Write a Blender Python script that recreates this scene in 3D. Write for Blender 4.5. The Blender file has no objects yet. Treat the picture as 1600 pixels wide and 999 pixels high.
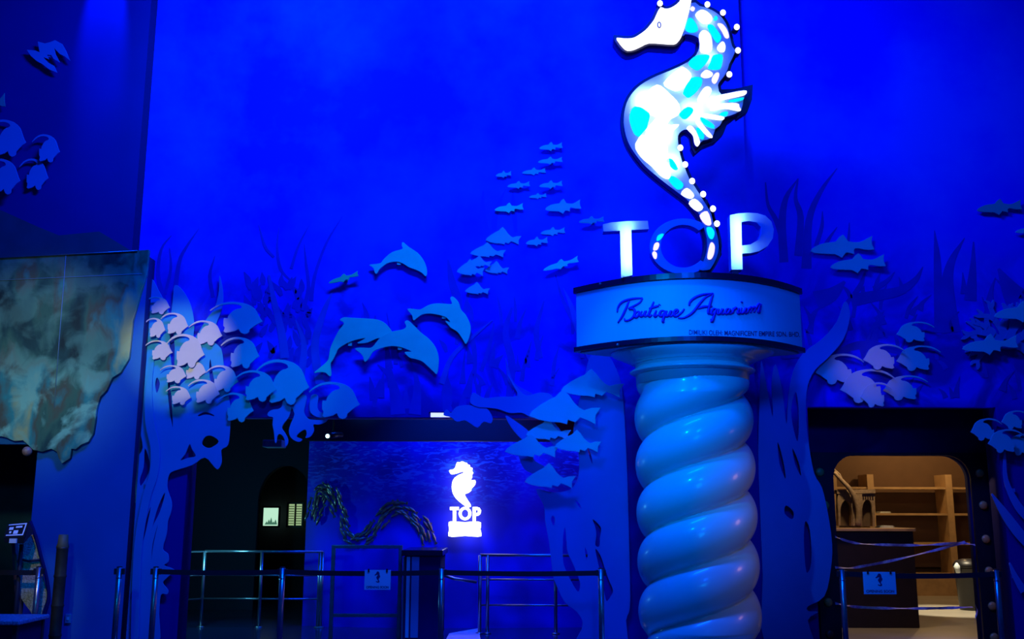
import bpy, bmesh, math, random
from mathutils import Vector, Matrix
random.seed(7)
C = bpy.context.scene.collection
SC = bpy.context.scene
PI = math.pi
# ------------------------------------------------------------------ camera
F = 1560.0; CH = 1.5
PITCH = math.atan(300.5 / F); ROLL = 0.0031
fwd = Vector((0, math.cos(PITCH), math.sin(PITCH)))
up0 = Vector((0, -math.sin(PITCH), math.cos(PITCH))); rt0 = Vector((1, 0, 0))
rt = rt0 * math.cos(ROLL) + up0 * math.sin(ROLL)
up = up0 * math.cos(ROLL) - rt0 * math.sin(ROLL)
cam = bpy.data.cameras.new('camera'); co = bpy.data.objects.new('camera', cam); C.objects.link(co)
cam.sensor_width = 36; cam.lens = F / 1600 * 36; cam.clip_end = 100
m = Matrix((rt, up, -fwd)).transposed().to_4x4(); m.translation = (0, 0, CH); co.matrix_world = m
SC.camera = co
EYE = Vector((0, 0, CH))
def ray(px, py): return fwd + rt * ((px - 800) / F) + up * ((499.5 - py) / F)
def P(px, py, Y):
    d = ray(px, py); return EYE + d * (Y / d.y)
def PZ(px, py, z):            # point on the horizontal plane z
    d = ray(px, py); return EYE + d * ((z - CH) / d.z)
# ------------------------------------------------------------------ materials
def mat(name, col, rough=.6, metal=0, emis=None, es=1, var=0, vscale=4, bump=0, bscale=40, alpha=None, coat=0, col2=None, trans=0):
    mt = bpy.data.materials.new(name); mt.use_nodes = True
    nt = mt.node_tree; b = nt.nodes['Principled BSDF']
    b.inputs['Roughness'].default_value = rough; b.inputs['Metallic'].default_value = metal
    b.inputs['Base Color'].default_value = (*col, 1)
    if coat: b.inputs['Coat Weight'].default_value = coat; b.inputs['Coat Roughness'].default_value = .12
    if trans: b.inputs['Transmission Weight'].default_value = trans
    if var or bump or col2:
        tc = nt.nodes.new('ShaderNodeTexCoord')
        if var or col2:
            n = nt.nodes.new('ShaderNodeTexNoise'); n.inputs['Scale'].default_value = vscale; n.inputs['Detail'].default_value = 5
            nt.links.new(tc.outputs['Object'], n.inputs['Vector'])
            r = nt.nodes.new('ShaderNodeValToRGB'); r.color_ramp.elements[0].position = .35; r.color_ramp.elements[1].position = .65
            c2 = col2 or tuple(min(1, c * (1 - var)) for c in col)
            r.color_ramp.elements[0].color = (*c2, 1); r.color_ramp.elements[1].color = (*col, 1)
            nt.links.new(n.outputs['Fac'], r.inputs['Fac']); nt.links.new(r.outputs['Color'], b.inputs['Base Color'])
        if bump:
            n2 = nt.nodes.new('ShaderNodeTexNoise'); n2.inputs['Scale'].default_value = bscale
            nt.links.new(tc.outputs['Object'], n2.inputs['Vector'])
            bp = nt.nodes.new('ShaderNodeBump'); bp.inputs['Strength'].default_value = bump; bp.inputs['Distance'].default_value = .02
            nt.links.new(n2.outputs['Fac'], bp.inputs['Height']); nt.links.new(bp.outputs['Normal'], b.inputs['Normal'])
    if emis:
        b.inputs['Emission Color'].default_value = (*emis, 1); b.inputs['Emission Strength'].default_value = es
    return mt
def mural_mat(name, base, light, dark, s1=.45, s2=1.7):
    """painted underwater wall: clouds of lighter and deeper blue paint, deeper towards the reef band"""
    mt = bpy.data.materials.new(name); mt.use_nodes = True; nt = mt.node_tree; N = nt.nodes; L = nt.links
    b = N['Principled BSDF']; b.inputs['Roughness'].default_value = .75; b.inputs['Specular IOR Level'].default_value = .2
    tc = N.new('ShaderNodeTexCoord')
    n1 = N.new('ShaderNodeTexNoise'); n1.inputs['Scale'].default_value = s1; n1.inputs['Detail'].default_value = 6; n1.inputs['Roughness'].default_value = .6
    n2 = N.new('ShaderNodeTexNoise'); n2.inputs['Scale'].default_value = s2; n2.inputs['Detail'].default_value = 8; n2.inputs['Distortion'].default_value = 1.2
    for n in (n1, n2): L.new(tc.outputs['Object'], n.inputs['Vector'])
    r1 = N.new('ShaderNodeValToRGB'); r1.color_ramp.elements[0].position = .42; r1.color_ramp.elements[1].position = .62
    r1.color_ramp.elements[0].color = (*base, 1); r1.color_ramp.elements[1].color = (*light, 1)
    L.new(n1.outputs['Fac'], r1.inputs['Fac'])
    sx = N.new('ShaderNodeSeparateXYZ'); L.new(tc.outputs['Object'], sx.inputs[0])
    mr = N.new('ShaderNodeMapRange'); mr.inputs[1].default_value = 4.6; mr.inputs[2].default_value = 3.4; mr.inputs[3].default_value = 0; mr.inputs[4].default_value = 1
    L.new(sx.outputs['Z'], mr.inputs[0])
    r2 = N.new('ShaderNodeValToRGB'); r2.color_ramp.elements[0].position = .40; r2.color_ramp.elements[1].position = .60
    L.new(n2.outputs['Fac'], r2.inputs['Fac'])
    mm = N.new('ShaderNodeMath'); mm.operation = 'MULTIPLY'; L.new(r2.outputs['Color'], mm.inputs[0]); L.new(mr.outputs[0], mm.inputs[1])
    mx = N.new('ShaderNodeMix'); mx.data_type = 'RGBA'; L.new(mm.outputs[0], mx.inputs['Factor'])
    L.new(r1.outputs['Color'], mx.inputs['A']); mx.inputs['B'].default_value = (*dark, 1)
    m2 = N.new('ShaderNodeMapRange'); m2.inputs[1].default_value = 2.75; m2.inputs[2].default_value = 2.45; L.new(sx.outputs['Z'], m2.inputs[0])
    mx2 = N.new('ShaderNodeMix'); mx2.data_type = 'RGBA'; L.new(m2.outputs[0], mx2.inputs['Factor'])       # plain dark blue below the mural
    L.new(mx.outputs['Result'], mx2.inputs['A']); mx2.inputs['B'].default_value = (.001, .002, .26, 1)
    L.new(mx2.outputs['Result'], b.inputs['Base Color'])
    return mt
M = {}
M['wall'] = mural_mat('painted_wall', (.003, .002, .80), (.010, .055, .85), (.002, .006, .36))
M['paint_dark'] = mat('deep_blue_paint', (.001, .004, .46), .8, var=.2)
M['paint_mid'] = mat('mid_blue_paint', (.003, .05, .55), .8, var=.2)
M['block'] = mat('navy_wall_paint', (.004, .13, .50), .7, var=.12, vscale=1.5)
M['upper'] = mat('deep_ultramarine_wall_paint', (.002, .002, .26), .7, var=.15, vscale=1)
M['fish'] = mat('pale_board_paint', (.62, .50, .60), .7, var=.06, vscale=3)
M['fish_green'] = mat('green_grey_board_paint', (.05, .95, .26), .7)
M['fish_dull'] = mat('dull_green_blue_board_paint', (.03, .30, .32), .7)
M['dolphin'] = mat('grey_blue_board_paint', (.28, .95, .50), .7, var=.15, vscale=3)
M['kelp'] = mat('kelp_blue_board_paint', (.004, .24, .66), .7, var=.10, vscale=2)
M['coral'] = mat('coral_blue_board_paint', (.004, .14, .55), .7, var=.10, vscale=2)
M['dark'] = mat('matt_black_paint', (.004, .006, .02), .7)
M['navy'] = mat('dark_navy_paint', (.001, .006, .09), .9, var=.2)
M['navy'].node_tree.nodes['Principled BSDF'].inputs['Specular IOR Level'].default_value = .1
M['rim'] = mat('dark_navy_lacquer', (.001, .003, .03), .3)
M['pearl'] = mat('pearl_column_paint', (.50, .74, .70), .34, coat=.5, var=.05, vscale=2)
M['panel'] = mat('pale_sign_panel', (.30, .60, .80), .5, var=.05, vscale=1)
M['steel'] = mat('brushed_steel', (.42, .38, .42), .28, .9, var=.1, vscale=30)
M['steel_dim'] = mat('dull_steel', (.30, .34, .38), .35, .8, var=.2, vscale=20)
M['belt'] = mat('black_webbing', (.004, .005, .015), .8, var=.3, vscale=60)
M['ink'] = mat('violet_blue_ink', (.02, .002, .45), .6)
M['ink_dark'] = mat('navy_ink', (.01, .02, .12), .6)
M['white_em'] = mat('lit_white_acrylic', (.9, .9, .9), .4, emis=(1, .97, .95), es=1.6)
M['white_hot'] = mat('glowing_white_acrylic', (.9, .9, .9), .4, emis=(.95, 1, 1), es=3)
M['cyan_em'] = mat('lit_cyan_glass', (.1, .8, .8), .3, emis=(.0, .85, .95), es=.95, var=.1, vscale=60)
M['pink_em'] = mat('lit_pink_glass', (.9, .7, .8), .3, emis=(1, .68, .85), es=1.25)
M['cream_em'] = mat('lit_cream_glass', (.9, .9, .8), .3, emis=(1, 1, .82), es=1.2)
M['case'] = mat('dark_blue_sign_casing', (.001, .003, .06), .45)
M['lblue'] = mat('blue_letter_acrylic', (.06, .2, .75), .35)
M['paper'] = mat('white_paper', (.70, .80, .85), .7)
M['lamp'] = mat('lit_lamp_glass', (.9, .95, 1), .3, emis=(.4, .8, 1), es=8)
M['strip'] = mat('lit_strip_lamp', (.9, .95, 1), .3, emis=(.55, .6, 1), es=1.3)
M['bronze'] = mat('bronze_fish_metal', (.50, .30, .20), .35, .7, var=.4, vscale=5)
M['poster_em'] = mat('lit_poster', (.6, .8, .6), .5, emis=(.45, .75, .55), es=1.1)
M['wood'] = mat('warm_shelf_wood', (.52, .33, .16), .6, var=.2, vscale=6)
M['darkwood'] = mat('dark_counter_wood', (.018, .009, .010), .5, var=.3, vscale=6)
M['shopwall'] = mat('brown_shop_wall', (.14, .075, .038), .8, var=.12)
M['shopfloor'] = mat('pale_shop_floor', (.45, .42, .36), .35, var=.15, vscale=2)
M['stone'] = mat('stone_coloured_board', (.28, .21, .14), .8, var=.3, vscale=20, bump=.3)
M['plastic'] = mat('dark_grey_plastic', (.008, .008, .012), .4)
M['ribbon'] = mat('white_violet_tape', (.55, .46, .55), .6, col2=(.20, .12, .35), vscale=15)
M['cream'] = mat('cream_woven_cane', (.62, .58, .38), .8, col2=(.34, .32, .20), vscale=45, bump=.5, bscale=90)
M['bamboo'] = mat('dark_bamboo', (.050, .040, .022), .5, var=.5, vscale=10)
M['teal'] = mat('dark_teal_paint', (.005, .06, .10), .6, var=.3)
M['mat'] = mat('pale_lavender_light_patch', (.55, .55, .7), .6)  # colour stands in for light falling on the foyer floor
M['red'] = mat('red_lamp_cover', (.5, .05, .03), .4)
M['stud'] = mat('brass_stud', (.85, .38, .10), .45, .1, var=.3, vscale=20)
M['glass'] = mat('dark_glass', (.004, .02, .10), .08)
# ------------------------------------------------------------------ helpers
def meta(o, label=None, cat=None, group=None, kind=None):
    if label: o['label'] = label
    if cat: o['category'] = cat
    if group: o['group'] = group
    if kind: o['kind'] = kind
    return o
def thing(name, loc, label, cat, group=None, rz=0):
    o = bpy.data.objects.new(name, None); C.objects.link(o); o.location = loc; o.rotation_euler = (0, 0, rz)
    o.empty_display_size = .1
    return meta(o, label, cat, group)
def link(name, me, mats, parent=None, loc=None):
    me.materials.clear()
    for k in (mats if isinstance(mats, (list, tuple)) else [mats]): me.materials.append(k)
    o = bpy.data.objects.new(name, me); C.objects.link(o)
    if loc is not None: o.location = loc
    if parent is not None:
        o.parent = parent
        if loc is not None: o.location = Vector(loc) - parent.location
    return o
def smooth_poly(pts, n=4, closed=True):
    out = []; L = len(pts)
    if not closed:
        pts = [tuple(2 * a - b for a, b in zip(pts[0], pts[1]))] + list(pts) + [tuple(2 * a - b for a, b in zip(pts[-1], pts[-2]))]
        rng = range(1, L)
    else: rng = range(L)
    for i in rng:
        p0, p1, p2, p3 = (pts[(i - 1) % len(pts)], pts[i], pts[(i + 1) % len(pts)], pts[(i + 2) % len(pts)])
        for k in range(n):
            t = k / n
            out.append(tuple(.5 * (2 * b + (c - a) * t + (2 * a - 5 * b + 4 * c - d) * t * t + (3 * b - a - 3 * c + d) * t ** 3) for a, b, c, d in zip(p0, p1, p2, p3)))
    if not closed: out.append(tuple(pts[-2]))
    return out
def sheet_mesh(polys, depth, bevel=0, offset=0):
    """polys: list of closed (x, z) outlines (even-odd); front face at y=0, body behind to y=depth"""
    cu = bpy.data.curves.new('outline', 'CURVE'); cu.dimensions = '2D'; cu.fill_mode = 'BOTH'
    cu.extrude = max(depth / 2 - bevel, .0005); cu.bevel_depth = bevel; cu.bevel_resolution = 1; cu.offset = offset
    for p in polys:
        s = cu.splines.new('POLY'); s.points.add(len(p) - 1)
        for q, (x, y) in zip(s.points, p): q.co = (x, y, 0, 1)
        s.use_cyclic_u = True
    o = bpy.data.objects.new('outline', cu); C.objects.link(o)
    dg = bpy.context.evaluated_depsgraph_get(); dg.update()
    me = bpy.data.meshes.new_from_object(o.evaluated_get(dg))
    bpy.data.objects.remove(o); bpy.data.curves.remove(cu)
    for v in me.vertices:
        x, y, z = v.co; v.co = (x, -z + depth / 2, y)
    bm = bmesh.new(); bm.from_mesh(me); bmesh.ops.remove_doubles(bm, verts=bm.verts, dist=1e-5); bm.to_mesh(me); bm.free()
    return me
def world_polys(polys, Y):
    return [[(P(x, y, Y).x, P(x, y, Y).z) for x, y in p] for p in polys]
def cut(name, polys, Y, depth, m, parent=None, bevel=0, offset=0, smooth=0, label=None, cat=None, group=None, mount=0, kind=None):
    """a board cut to an outline given in photo pixels on the plane y=Y; mount = length of the standoff block behind it"""
    if smooth: polys = [smooth_poly(p, smooth) for p in polys]
    w = world_polys(polys, Y)
    xs = [a for a, b in w[0]]; zs = [b for a, b in w[0]]
    cx, cz = (min(xs) + max(xs)) / 2, (min(zs) + max(zs)) / 2
    me = sheet_mesh([[(a - cx, b - cz) for a, b in p] for p in w], depth, bevel, offset)
    if mount:
        # put the standoff where the board is solid: average of the outline
        ax = sum(xs) / len(xs) - cx; az = sum(zs) / len(zs) - cz; s = .02
        bm = bmesh.new(); bm.from_mesh(me); add_box(bm, (ax - s, depth * .9, az - s), (ax + s, depth + mount, az + s)); bm.to_mesh(me); bm.free()
    o = link(name, me, m, parent, (cx, Y, cz))
    return meta(o, label, cat, group, kind)
def add_box(bm, a, b, mi=0):
    vs = [bm.verts.new((x, y, z)) for x in (a[0], b[0]) for y in (a[1], b[1]) for z in (a[2], b[2])]
    for f in ((0, 1, 3, 2), (4, 6, 7, 5), (0, 4, 5, 1), (2, 3, 7, 6), (0, 2, 6, 4), (1, 5, 7, 3)):
        bm.faces.new([vs[i] for i in f]).material_index = mi
def add_tube(bm, pts, r, n=12, cap=True, mi=0):
    rings = []
    pts = [Vector(p) for p in pts]
    for i, p in enumerate(pts):
        d = (pts[min(i + 1, len(pts) - 1)] - pts[max(i - 1, 0)]).normalized()
        a = d.orthogonal().normalized() if i == 0 else (ua - d * ua.dot(d)).normalized()
        ua = a; b = d.cross(a)
        rr = r[i] if isinstance(r, (list, tuple)) else r
        rings.append([bm.verts.new(p + (a * math.cos(2 * PI * k / n) + b * math.sin(2 * PI * k / n)) * rr) for k in range(n)])
    for A, B in zip(rings, rings[1:]):
        for k in range(n):
            f = bm.faces.new((A[k], A[(k + 1) % n], B[(k + 1) % n], B[k])); f.smooth = True; f.material_index = mi
    if cap:
        bm.faces.new(rings[0][::-1]).material_index = mi; bm.faces.new(rings[-1]).material_index = mi
def add_lathe(bm, prof, n=48, c=(0, 0), sx=1, sy=1):
    rings = [[bm.verts.new((c[0] + r * sx * math.cos(2 * PI * k / n), c[1] + r * sy * math.sin(2 * PI * k / n), z)) for k in range(n)] for r, z in prof]
    for A, B in zip(rings, rings[1:]):
        for k in range(n):
            f = bm.faces.new((A[k], A[(k + 1) % n], B[(k + 1) % n], B[k])); f.smooth = True
    bm.faces.new(rings[0][::-1]); bm.faces.new(rings[-1])
def fin(bm, name, m, parent=None, loc=(0, 0, 0), bevel=0, norm=True):
    if norm: bmesh.ops.recalc_face_normals(bm, faces=bm.faces)
    me = bpy.data.meshes.new(name); bm.to_mesh(me); bm.free()
    o = link(name, me, m)
    o.location = loc
    if parent is not None: o.parent = parent
    if bevel:
        md = o.modifiers.new('bevel', 'BEVEL'); md.width = bevel; md.segments = 2; md.limit_method = 'ANGLE'
    return o
def boxo(name, a, b, m, parent=None, bevel=0):
    """box object from world corners, origin at its centre (or given in the parent's frame)"""
    c = [(p + q) / 2 for p, q in zip(a, b)]; bm = bmesh.new()
    add_box(bm, [p - q for p, q in zip(a, c)], [p - q for p, q in zip(b, c)])
    return fin(bm, name, m, parent, c, bevel)
def copy_tree(o, parent=None):
    c = o.copy(); C.objects.link(c)
    if parent is not None: c.parent = parent
    for ch in [x for x in C.objects if x.parent == o]: copy_tree(ch, c)
    return c
def struct(o): o['kind'] = 'structure'; return o
def stroke_poly(pts, widths):
    """tapered brush stroke outline around a px polyline"""
    sp = smooth_poly([tuple(p) + (w,) for p, w in zip(pts, widths)], 4, False)
    Lf, Rt = [], []
    for i, (x, y, w) in enumerate(sp):
        a = sp[max(i - 1, 0)]; b = sp[min(i + 1, len(sp) - 1)]
        dx, dy = b[0] - a[0], b[1] - a[1]; l = math.hypot(dx, dy) or 1
        Lf.append((x - dy / l * w / 2, y + dx / l * w / 2)); Rt.append((x + dy / l * w / 2, y - dx / l * w / 2))
    return Lf + Rt[::-1]
# ------------------------------------------------------------------ the facade
YF = 10.8; YR = 10.9
FT = 9.5
xl = P(120, 500, YF).x; xe0 = P(289, 800, YF).x; xe1 = P(922, 800, YF).x; xm = P(1160, 150, YF).x
xs0 = P(1264, 690, YR).x; xs1 = P(1560, 690, YR).x; ze = P(600, 652, YF).z; zs = P(1400, 636, YR).z
me = sheet_mesh([[(xl, 0), (xe0, 0), (xe0, ze), (xe1, ze), (xe1, 0), (xm, 0), (xm, FT), (xl, FT)]], .3)
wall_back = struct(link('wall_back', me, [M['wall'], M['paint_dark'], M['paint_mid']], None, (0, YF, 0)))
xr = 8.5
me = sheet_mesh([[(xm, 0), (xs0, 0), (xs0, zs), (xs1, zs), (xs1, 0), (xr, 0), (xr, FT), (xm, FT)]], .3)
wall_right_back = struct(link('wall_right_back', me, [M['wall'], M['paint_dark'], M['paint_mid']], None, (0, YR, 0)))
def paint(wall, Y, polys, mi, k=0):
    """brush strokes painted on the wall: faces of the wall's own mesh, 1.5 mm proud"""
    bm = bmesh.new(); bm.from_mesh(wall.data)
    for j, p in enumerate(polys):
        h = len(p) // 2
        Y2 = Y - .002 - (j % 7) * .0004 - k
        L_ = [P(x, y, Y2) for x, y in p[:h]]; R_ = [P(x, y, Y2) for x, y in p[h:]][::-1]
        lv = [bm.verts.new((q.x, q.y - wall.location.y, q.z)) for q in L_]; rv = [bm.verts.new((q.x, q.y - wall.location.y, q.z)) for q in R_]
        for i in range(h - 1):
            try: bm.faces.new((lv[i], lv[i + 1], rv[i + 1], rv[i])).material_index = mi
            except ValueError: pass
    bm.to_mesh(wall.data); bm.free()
S = stroke_poly
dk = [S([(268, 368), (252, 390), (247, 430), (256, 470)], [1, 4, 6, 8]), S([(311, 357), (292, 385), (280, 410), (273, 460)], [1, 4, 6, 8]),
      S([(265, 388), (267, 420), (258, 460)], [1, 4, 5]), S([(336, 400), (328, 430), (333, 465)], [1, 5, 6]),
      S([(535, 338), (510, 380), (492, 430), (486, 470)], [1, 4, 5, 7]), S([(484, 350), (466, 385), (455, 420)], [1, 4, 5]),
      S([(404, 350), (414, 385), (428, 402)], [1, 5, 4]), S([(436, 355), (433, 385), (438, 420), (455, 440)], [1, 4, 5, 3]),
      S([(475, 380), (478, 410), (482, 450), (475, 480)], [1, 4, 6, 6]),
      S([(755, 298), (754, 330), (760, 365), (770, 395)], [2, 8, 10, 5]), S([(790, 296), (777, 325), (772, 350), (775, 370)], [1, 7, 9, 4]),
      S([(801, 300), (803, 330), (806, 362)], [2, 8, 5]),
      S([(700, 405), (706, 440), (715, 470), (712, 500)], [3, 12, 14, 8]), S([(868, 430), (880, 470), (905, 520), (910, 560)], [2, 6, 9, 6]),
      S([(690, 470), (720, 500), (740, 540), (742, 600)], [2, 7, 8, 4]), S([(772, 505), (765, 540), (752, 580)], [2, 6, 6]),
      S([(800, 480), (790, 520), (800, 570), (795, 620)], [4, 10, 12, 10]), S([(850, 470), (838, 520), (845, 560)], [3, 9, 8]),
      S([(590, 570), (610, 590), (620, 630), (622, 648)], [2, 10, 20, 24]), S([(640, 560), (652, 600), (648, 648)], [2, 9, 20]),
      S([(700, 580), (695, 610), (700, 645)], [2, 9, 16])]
for i in range(80):   # bushy reef painted behind the left fish and below the dolphins
    x = random.uniform(385, 485); y = random.uniform(445, 575); a = random.uniform(-8, 8)
    dk.append(S([(x, y), (x + a * .6, y - 9), (x + a * 1.6, y - 20)], [5, 9, 1]))
for i in range(50):
    x = random.uniform(560, 900); y = random.uniform(500, 646); l = random.uniform(18, 60); a = random.uniform(-12, 12)
    dk.append(S([(x, y), (x + a * .4, y - l * .5), (x + a * 1.3, y - l)], [random.uniform(4, 14), random.uniform(4, 9), 1]))
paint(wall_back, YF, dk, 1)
md = [S([(445, 560), (440, 520), (428, 470), (420, 430)], [14, 12, 9, 4]), S([(500, 600), (492, 540), (505, 490), (520, 455)], [14, 12, 9, 2]),
      S([(470, 590), (475, 540), (462, 500)], [12, 9, 2]), S([(690, 600), (705, 560), (735, 530), (770, 500)], [9, 7, 5, 1]),
      S([(925, 560), (905, 520), (893, 480), (880, 450)], [14, 10, 7, 1]), S([(830, 620), (800, 600), (790, 560)], [10, 8, 1])]
paint(wall_back, YF, md, 2, .004)
dk = [S([(1308, 263), (1282, 300), (1264, 345), (1260, 420)], [1, 7, 11, 16]), S([(1247, 279), (1228, 310), (1222, 350), (1225, 410)], [1, 8, 12, 14]),
      S([(1247, 279), (1243, 310), (1251, 340), (1247, 400)], [2, 6, 10, 12]), S([(1196, 285), (1200, 320), (1213, 345), (1225, 380)], [2, 5, 8, 10]),
      S([(1285, 330), (1284, 355), (1275, 385)], [1, 6, 7]), S([(1308, 355), (1296, 372), (1285, 390)], [1, 5, 7]),
      S([(1327, 348), (1326, 370), (1322, 400)], [1, 4, 5]), S([(1460, 360), (1464, 400), (1466, 450), (1470, 520)], [1, 10, 14, 20]),
      S([(1507, 372), (1486, 410), (1480, 450), (1486, 520)], [1, 12, 20, 30]), S([(1521, 378), (1520, 420), (1516, 470)], [2, 10, 20]),
      S([(1442, 417), (1430, 438), (1405, 455), (1370, 462), (1330, 470)], [1, 9, 14, 17, 20]), S([(1398, 425), (1385, 440), (1365, 452)], [1, 7, 9]),
      S([(1352, 425), (1345, 445), (1335, 460)], [2, 8, 8]), S([(1240, 560), (1236, 500), (1240, 450)], [40, 34, 14]),  # the wider stroke paints the round sign's shadow into the wall
      S([(1275, 470), (1300, 460), (1320, 440)], [30, 22, 4]), S([(1290, 560), (1340, 540), (1390, 545), (1440, 560)], [5, 13, 12, 5]),
      S([(1560, 420), (1580, 455), (1600, 480)], [4, 30, 50])]
for i in range(70):
    x = random.uniform(1265, 1600); y = random.uniform(450, 632); l = random.uniform(14, 40)
    a = random.uniform(-16, 16); dk.append(S([(x, y), (x + a * .4, y - l * .5), (x + a * 1.3, y - l)], [random.uniform(4, 14), 6, 1]))
paint(wall_right_back, YR, dk, 1)
# left block: an upper and a lower box standing forward of the facade
BY = 10.6; xu = P(221, 200, BY).x; xb = P(203, 800, BY).x; zst = P(200, 400, BY).z
xo = P(50, 800, BY).x; zo = P(30, 694, BY).z
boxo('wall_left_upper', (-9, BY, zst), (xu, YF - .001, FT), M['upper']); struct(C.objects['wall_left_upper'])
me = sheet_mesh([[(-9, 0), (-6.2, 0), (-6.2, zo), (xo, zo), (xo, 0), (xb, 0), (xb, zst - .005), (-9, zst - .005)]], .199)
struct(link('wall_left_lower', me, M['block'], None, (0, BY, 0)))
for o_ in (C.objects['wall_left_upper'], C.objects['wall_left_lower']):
    o_.data.materials.append(mat('navy_edge_shade', (.001, .003, .07), .7))  # shade of the right-hand return faces put into their colour
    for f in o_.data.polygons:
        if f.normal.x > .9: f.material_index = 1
# a sloping dark rock silhouette painted on the upper block
def add_panel(wall, Y, pts, m):
    wall.data.materials.append(m); bm = bmesh.new(); bm.from_mesh(wall.data)
    bm.faces.new([bm.verts.new(P(x, y, Y) - wall.location) for x, y in pts]).material_index = len(wall.data.materials) - 1
    bm.to_mesh(wall.data); bm.free()
add_panel(C.objects['wall_left_upper'], BY - .003, [(-60, 404), (-60, 315), (0, 328), (60, 355), (92, 368), (155, 362), (205, 392), (205, 397)], mat('dark_teal_rock_paint', (.004, .06, .13), .7, var=.2))
struct(boxo('floor', (-9, -3, -.1), (9, 24, 0), mat('dark_polished_floor', (.010, .03, .09), .16, var=.2, vscale=1)))
# ------------------------------------------------------------------ foyer behind the entrance
zc = P(600, 655, YF).z + .02
struct(boxo('ceiling_foyer', (-6.5, 11.1, 4.1), (3.4, 19, 4.2), M['dark']))
struct(boxo('wall_left_foyer', (-6.5, 11.1, 0), (-6.4, 19, 4.1), M['dark']))
struct(boxo('wall_right_foyer', (3.02, 11.25, 0), (3.1, 19, 4.1), M['dark']))
# back wall with an arch
Yb = 16.0
ax0, ax1, azt = P(402, 800, Yb).x, P(486, 800, Yb).x, P(440, 728, Yb).z
arch = [(ax0, 0)] + [(ax0 + (ax1 - ax0) * (.5 - .5 * math.cos(PI * k / 16)), azt - .55 + .55 * math.sin(PI * k / 16)) for k in range(17)] + [(ax1, 0)]
me = sheet_mesh([[(-6.4, 0)] + arch + [(3.05, 0), (3.05, 4.1), (-6.4, 4.1)]], .2)
struct(link('wall_back_foyer', me, mat('near_black_blue_paint', (.002, .012, .04), .7), None, (0, Yb, 0)))
struct(boxo('wall_far_room', (-6.5, 18.6, 0), (0, 18.7, 4), M['dark']))
# black beam over the mural
boxo('trim_1', (P(481, 670, 12.6).x, 12.6, P(600, 689, 12.6).z), (3.0, 12.75, 4.1), M['dark']); struct(C.objects['trim_1'])
# curved mural wall
Ym = 13.6; cxm = P(720, 800, Ym).x; Rm = 3.2
mw = bpy.data.materials.new('rippled_blue_mural'); mw.use_nodes = True; nt = mw.node_tree; N = nt.nodes; b = N['Principled BSDF']; b.inputs['Roughness'].default_value = .6
tc = N.new('ShaderNodeTexCoord'); mp = N.new('ShaderNodeMapping'); mp.inputs['Scale'].default_value = (3.6, 3.6, 11); mp.inputs['Rotation'].default_value = (0, .25, 0)
nt.links.new(tc.outputs['Object'], mp.inputs[0])
n1 = N.new('ShaderNodeTexNoise'); n1.inputs['Scale'].default_value = 1.7; n1.inputs['Detail'].default_value = 3; n1.inputs['Distortion'].default_value = 1.5
nt.links.new(mp.outputs[0], n1.inputs['Vector'])
sz = N.new('ShaderNodeSeparateXYZ'); nt.links.new(tc.outputs['Object'], sz.inputs[0])
mr = N.new('ShaderNodeMapRange'); mr.inputs[1].default_value = 1.5; mr.inputs[2].default_value = 2.3; nt.links.new(sz.outputs['Z'], mr.inputs[0])
rp = N.new('ShaderNodeValToRGB'); rp.color_ramp.elements[0].position = .50; rp.color_ramp.elements[1].position = .62
nt.links.new(n1.outputs['Fac'], rp.inputs['Fac'])
ml = N.new('ShaderNodeMath'); ml.operation = 'MULTIPLY'; nt.links.new(rp.outputs['Color'], ml.inputs[0]); nt.links.new(mr.outputs[0], ml.inputs[1])
mx = N.new('ShaderNodeMix'); mx.data_type = 'RGBA'; nt.links.new(ml.outputs[0], mx.inputs['Factor'])
n3 = N.new('ShaderNodeTexNoise'); n3.inputs['Scale'].default_value = 1.1; nt.links.new(tc.outputs['Object'], n3.inputs['Vector'])
r3 = N.new('ShaderNodeValToRGB'); r3.color_ramp.elements[0].position = .4; r3.color_ramp.elements[1].position = .65
r3.color_ramp.elements[0].color = (.001, .003, .40, 1); r3.color_ramp.elements[1].color = (.002, .01, .95, 1); nt.links.new(n3.outputs['Fac'], r3.inputs['Fac'])
nt.links.new(r3.outputs['Color'], mx.inputs['A']); mx.inputs['B'].default_value = (.015, .16, .95, 1); nt.links.new(mx.outputs['Result'], b.inputs['Base Color'])
bm = bmesh.new(); prof = []
x0m = P(474, 800, Ym).x; x1m = 3.0
def mural_y(x):
    u = (x - (x0m + 1.6)) / 3.2
    return Ym + (.42 * u * u * (1 if u < 0 else .35))*2
nn = 40; fr = []; bk = []
for i in range(nn + 1):
    x = x0m + (x1m - x0m) * i / nn
    fr.append((x, mural_y(x))); bk.append((x, mural_y(x) + .2))
loop = fr + bk[::-1]; lo = [bm.verts.new((x, y, 0)) for x, y in loop]; hi = [bm.verts.new((x, y, 4.09)) for x, y in loop]
for i in range(len(loop)): bm.faces.new((lo[i], lo[(i + 1) % len(loop)], hi[(i + 1) % len(loop)], hi[i])).smooth = False
bm.faces.new(hi); bm.faces.new(lo[::-1])
struct(fin(bm, 'wall_mural_foyer', mw))
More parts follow.
